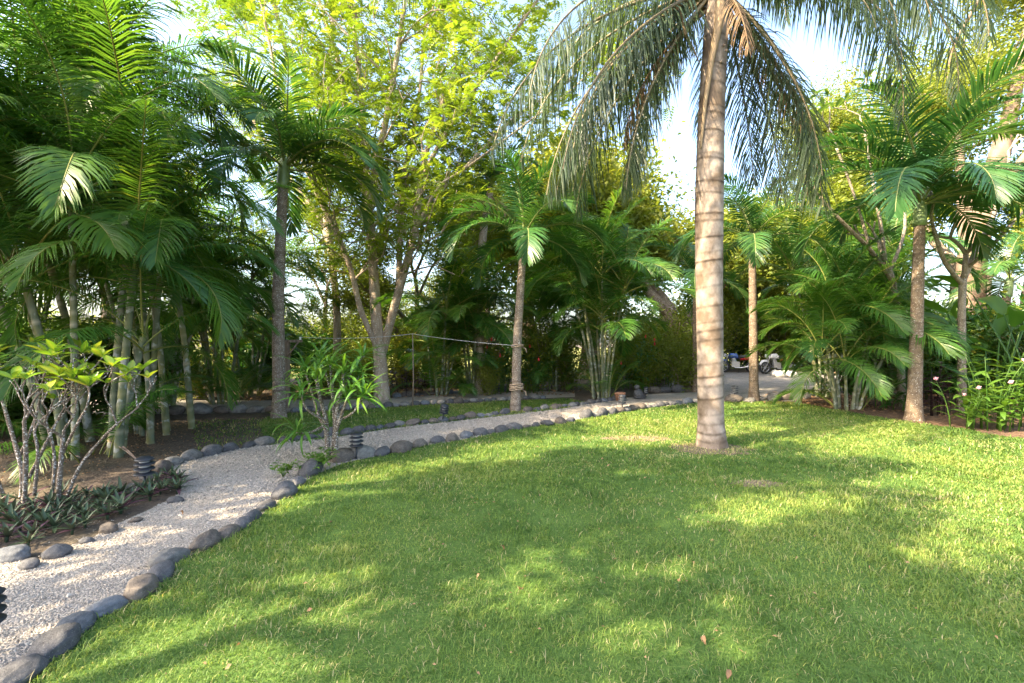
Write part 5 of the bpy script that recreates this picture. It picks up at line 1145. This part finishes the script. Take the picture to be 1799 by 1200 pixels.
# ------------------------------------------------------------------ motorcycles
def motorcycle(label, loc, rz, paint, sc=1.0):
    t = thing('motorcycle', label, 'motorcycle', loc, rz, None, sc)
    for x in (-.64, .64):
        w = MB(); th = np.linspace(0, 6.2832, 25); w.tube([(x + .25 * math.cos(a), 0, .30 + .25 * math.sin(a)) for a in th], .05, 8, cap=False); wo_ = link('wheel', w.mesh('tyre', M['m_black']), t)
        m = MB(); m.tube([(x + .2 * math.cos(a), 0, .30 + .2 * math.sin(a)) for a in th], .015, 6, cap=False)
        for k in range(6): a = k * math.pi / 3; m.tube([(x, 0, .3), (x + .2 * math.cos(a), 0, .3 + .2 * math.sin(a))], .012, 5)
        link('rim', m.mesh('rim', M['m_metal']), wo_)
    m = MB(); m.tube([(-.64, .07, .3), (-.46, .06, .75), (-.40, .05, .92)], .022, 7); m.tube([(-.64, -.07, .3), (-.46, -.06, .75), (-.40, -.05, .92)], .022, 7); link('fork', m.mesh('fork', M['m_metal']), t)
    m = MB(); m.tube([(-.42, -.36, 1.0), (-.38, -.2, .98), (-.40, 0, .93), (-.38, .2, .98), (-.42, .36, 1.0)], .014, 7); link('handlebar', m.mesh('handlebar', M['m_black']), t)
    for s in (-1, 1):
        m = MB(); m.tube([(-.40, .22 * s, .98), (-.42, .27 * s, 1.1)], .006, 5); m.lathe([(0, -.01), (.05, -.008), (.05, .008), (0, .01)], 12, 0, (-.42, .28 * s, 1.13)); link('mirror', m.mesh('mirror', M['m_black']), t)
    m = MB(); m.tube([(-.5, 0, .86), (-.56, 0, .86), (-.60, 0, .86)], [.06, .09, .085], 14); link('headlight', m.mesh('headlight', M['m_white']), t)
    m = MB(); m.tube([(-.40, 0, .80), (-.28, 0, .85), (-.08, 0, .84), (.06, 0, .76)], [.06, .13, .13, .06], 12); link('fuel_tank', m.mesh('fuel_tank', M[paint]), t)
    m = MB(); m.tube([(-.02, 0, .79), (.2, 0, .79), (.45, 0, .83), (.62, 0, .86)], [.07, .10, .095, .05], 10); link('seat', m.mesh('seat', M['m_seat']), t)
    m = MB(); m.tube([(.12, 0, .68), (.4, 0, .73), (.65, 0, .82), (.84, 0, .87)], [.06, .10, .085, .03], 10); link('tail', m.mesh('tail', M['m_red']), t)
    m = MB(); m.tube([(.82, 0, .83), (.86, 0, .84)], .045, 8); link('tail_light', m.mesh('tail_light', M['red']), t)
    m = MB(); m.box((-.08, 0, .42), (.36, .24, .26)); m.tube([(-.12, 0, .5), (-.2, 0, .72)], .1, 10); link('engine', m.mesh('engine', M['m_metal'], False), t)
    m = MB(); m.tube([(-.42, 0, .82), (-.30, 0, .45), (-.1, 0, .28), (.2, 0, .3), (.32, 0, .66)], .025, 7); m.tube([(.64, .08, .3), (.2, .08, .33)], .02, 6); m.tube([(.64, -.08, .3), (.2, -.08, .33)], .02, 6); m.tube([(-.42, 0, .8), (.1, 0, .68), (.7, 0, .78)], .022, 6); link('frame', m.mesh('frame', M['m_black']), t)
    m = MB(); m.tube([(-.2, -.14, .4), (-.1, -.15, .26), (.2, -.15, .27), (.5, -.15, .34), (.8, -.15, .42)], [.02, .022, .03, .045, .045], 9); link('exhaust', m.mesh('exhaust', M['m_metal']), t)
    m = MB(); m.tube([(-.9, 0, .44), (-.78, 0, .60), (-.62, 0, .63), (-.46, 0, .57)], [.05, .06, .06, .05], 8); link('front_mudguard', m.mesh('front_mudguard', M[paint]), t)
    m = MB(); m.tube([(.05, .10, .05), (.02, .22, .01)], .012, 5); m.tube([(.05, .10, .32), (.05, .10, .05)], .012, 5); link('side_stand', m.mesh('side_stand', M['m_black']), t)
x, y, _ = gp(1366, 657); motorcycle('motorcycle with red tail and white tank parked across the driveway', (x, y, 0), .12, 'm_white')
x, y, _ = gp(1296, 655); motorcycle('blue motorcycle parked in the shade behind the driveway palm', (x, y, 0), -.5, 'm_blue')

# ------------------------------------------------------------------ small things on the ground
LD_ = [leaf_mesh('fallen_leaf', .075, .035, M['dry'], c, .6, 6, seed=3, wave=.004) for c in (.9, 1.4)]
for i, (px_, py_, lab) in enumerate([(580, 924, 'pale curled dry leaf lying on the lawn near the path stones'), (844, 1018, 'brown curled dry leaf standing in the lawn grass'), (916, 1046, 'small orange brown leaf on the shaded lawn'), (879, 968, 'tiny dark dry leaf on the lawn'), (1072, 822, 'small brown leaf on the lawn in front of the ringed palm'), (1238, 1128, 'tan dry leaf lying deep in the near lawn grass'), (1282, 1190, 'large crumpled tan leaf in the near lawn'), (315, 905, 'dark red fallen leaf at the edge of the gravel')]):
    x, y, _ = gp(px_, py_); tag(link('fallen_leaf', LD_[i % 2], None, (x, y, .035), (rb.uniform(-.4, .4), rb.uniform(-.3, .3), rb.uniform(0, 6)), rb.uniform(.5, .85)), lab, 'leaf')
def sheath(label, p0, p1, h0, w):
    a = np.array(gp(*p0)); b = np.array(gp(*p1)); a[2] = h0; b[2] = .02; V = []; Q = []
    for k in range(9):
        q = k / 8; c = a + (b - a) * q; c[2] += .03 * math.sin(q * 3); d = (b - a) / np.linalg.norm(b - a); n = np.array([-d[1], d[0], 0]); ww = w * (1 - .75 * q)
        for s in (-1, -.5, 0, .5, 1): V.append(c + n * ww * s * .8 + np.array([0, 0, abs(s) ** 2 * ww * .7]))
    for k in range(8):
        for j in range(4): i = k * 5 + j; Q.append((i, i + 1, i + 6, i + 5))
    mb = MB(); mb.add(V, None, Q, 0, .5); o = link('palm_sheath', mb.mesh('palm_sheath', M['sheath'])); tag(o, label, 'palm sheath')
    sm = o.modifiers.new('thick', 'SOLIDIFY'); sm.thickness = .006
sheath('long curled dry palm sheath leaning by the black path light', (190, 796), (240, 812), .16, .05)
sheath('short pale dry palm sheath lying under the cane palms', (95, 800), (140, 808), .05, .05)

# ------------------------------------------------------------------ trees outside the frame, left and behind, that shade the lawn
for i, (x, y, pi, sc, rz, lab) in enumerate([
    (-9.5, 0.2, 3, 1.0, .4, 'leafy shade tree at the side of the garden beyond the spotted shrub'),
    (-6.8, -2.2, 3, 1.0, 2.1, 'leafy shade tree at the side of the path before the lawn'),
    (-3.2, -2.6, 3, 1.05, 4.0, 'leafy shade tree standing behind the lawn'),
    (0.6, -4.4, 3, .95, 5.2, 'shade tree over the lawn opposite the tall ringed palm'),
    (-8.5, -6.0, 3, 1.1, 1.6, 'shade tree at the corner behind the lawn'),
    (-11.6, 2.8, 1, .85, 3.7, 'dark shade tree beside the tall cane palms'),
]):
    place_tree(PB[pi], 'shade_tree', lab, (x, y, 0), rz, sc)
print('objects', len(bpy.data.objects), 'tris', sum(len(m.loops) - 2 * len(m.polygons) for m in bpy.data.meshes))
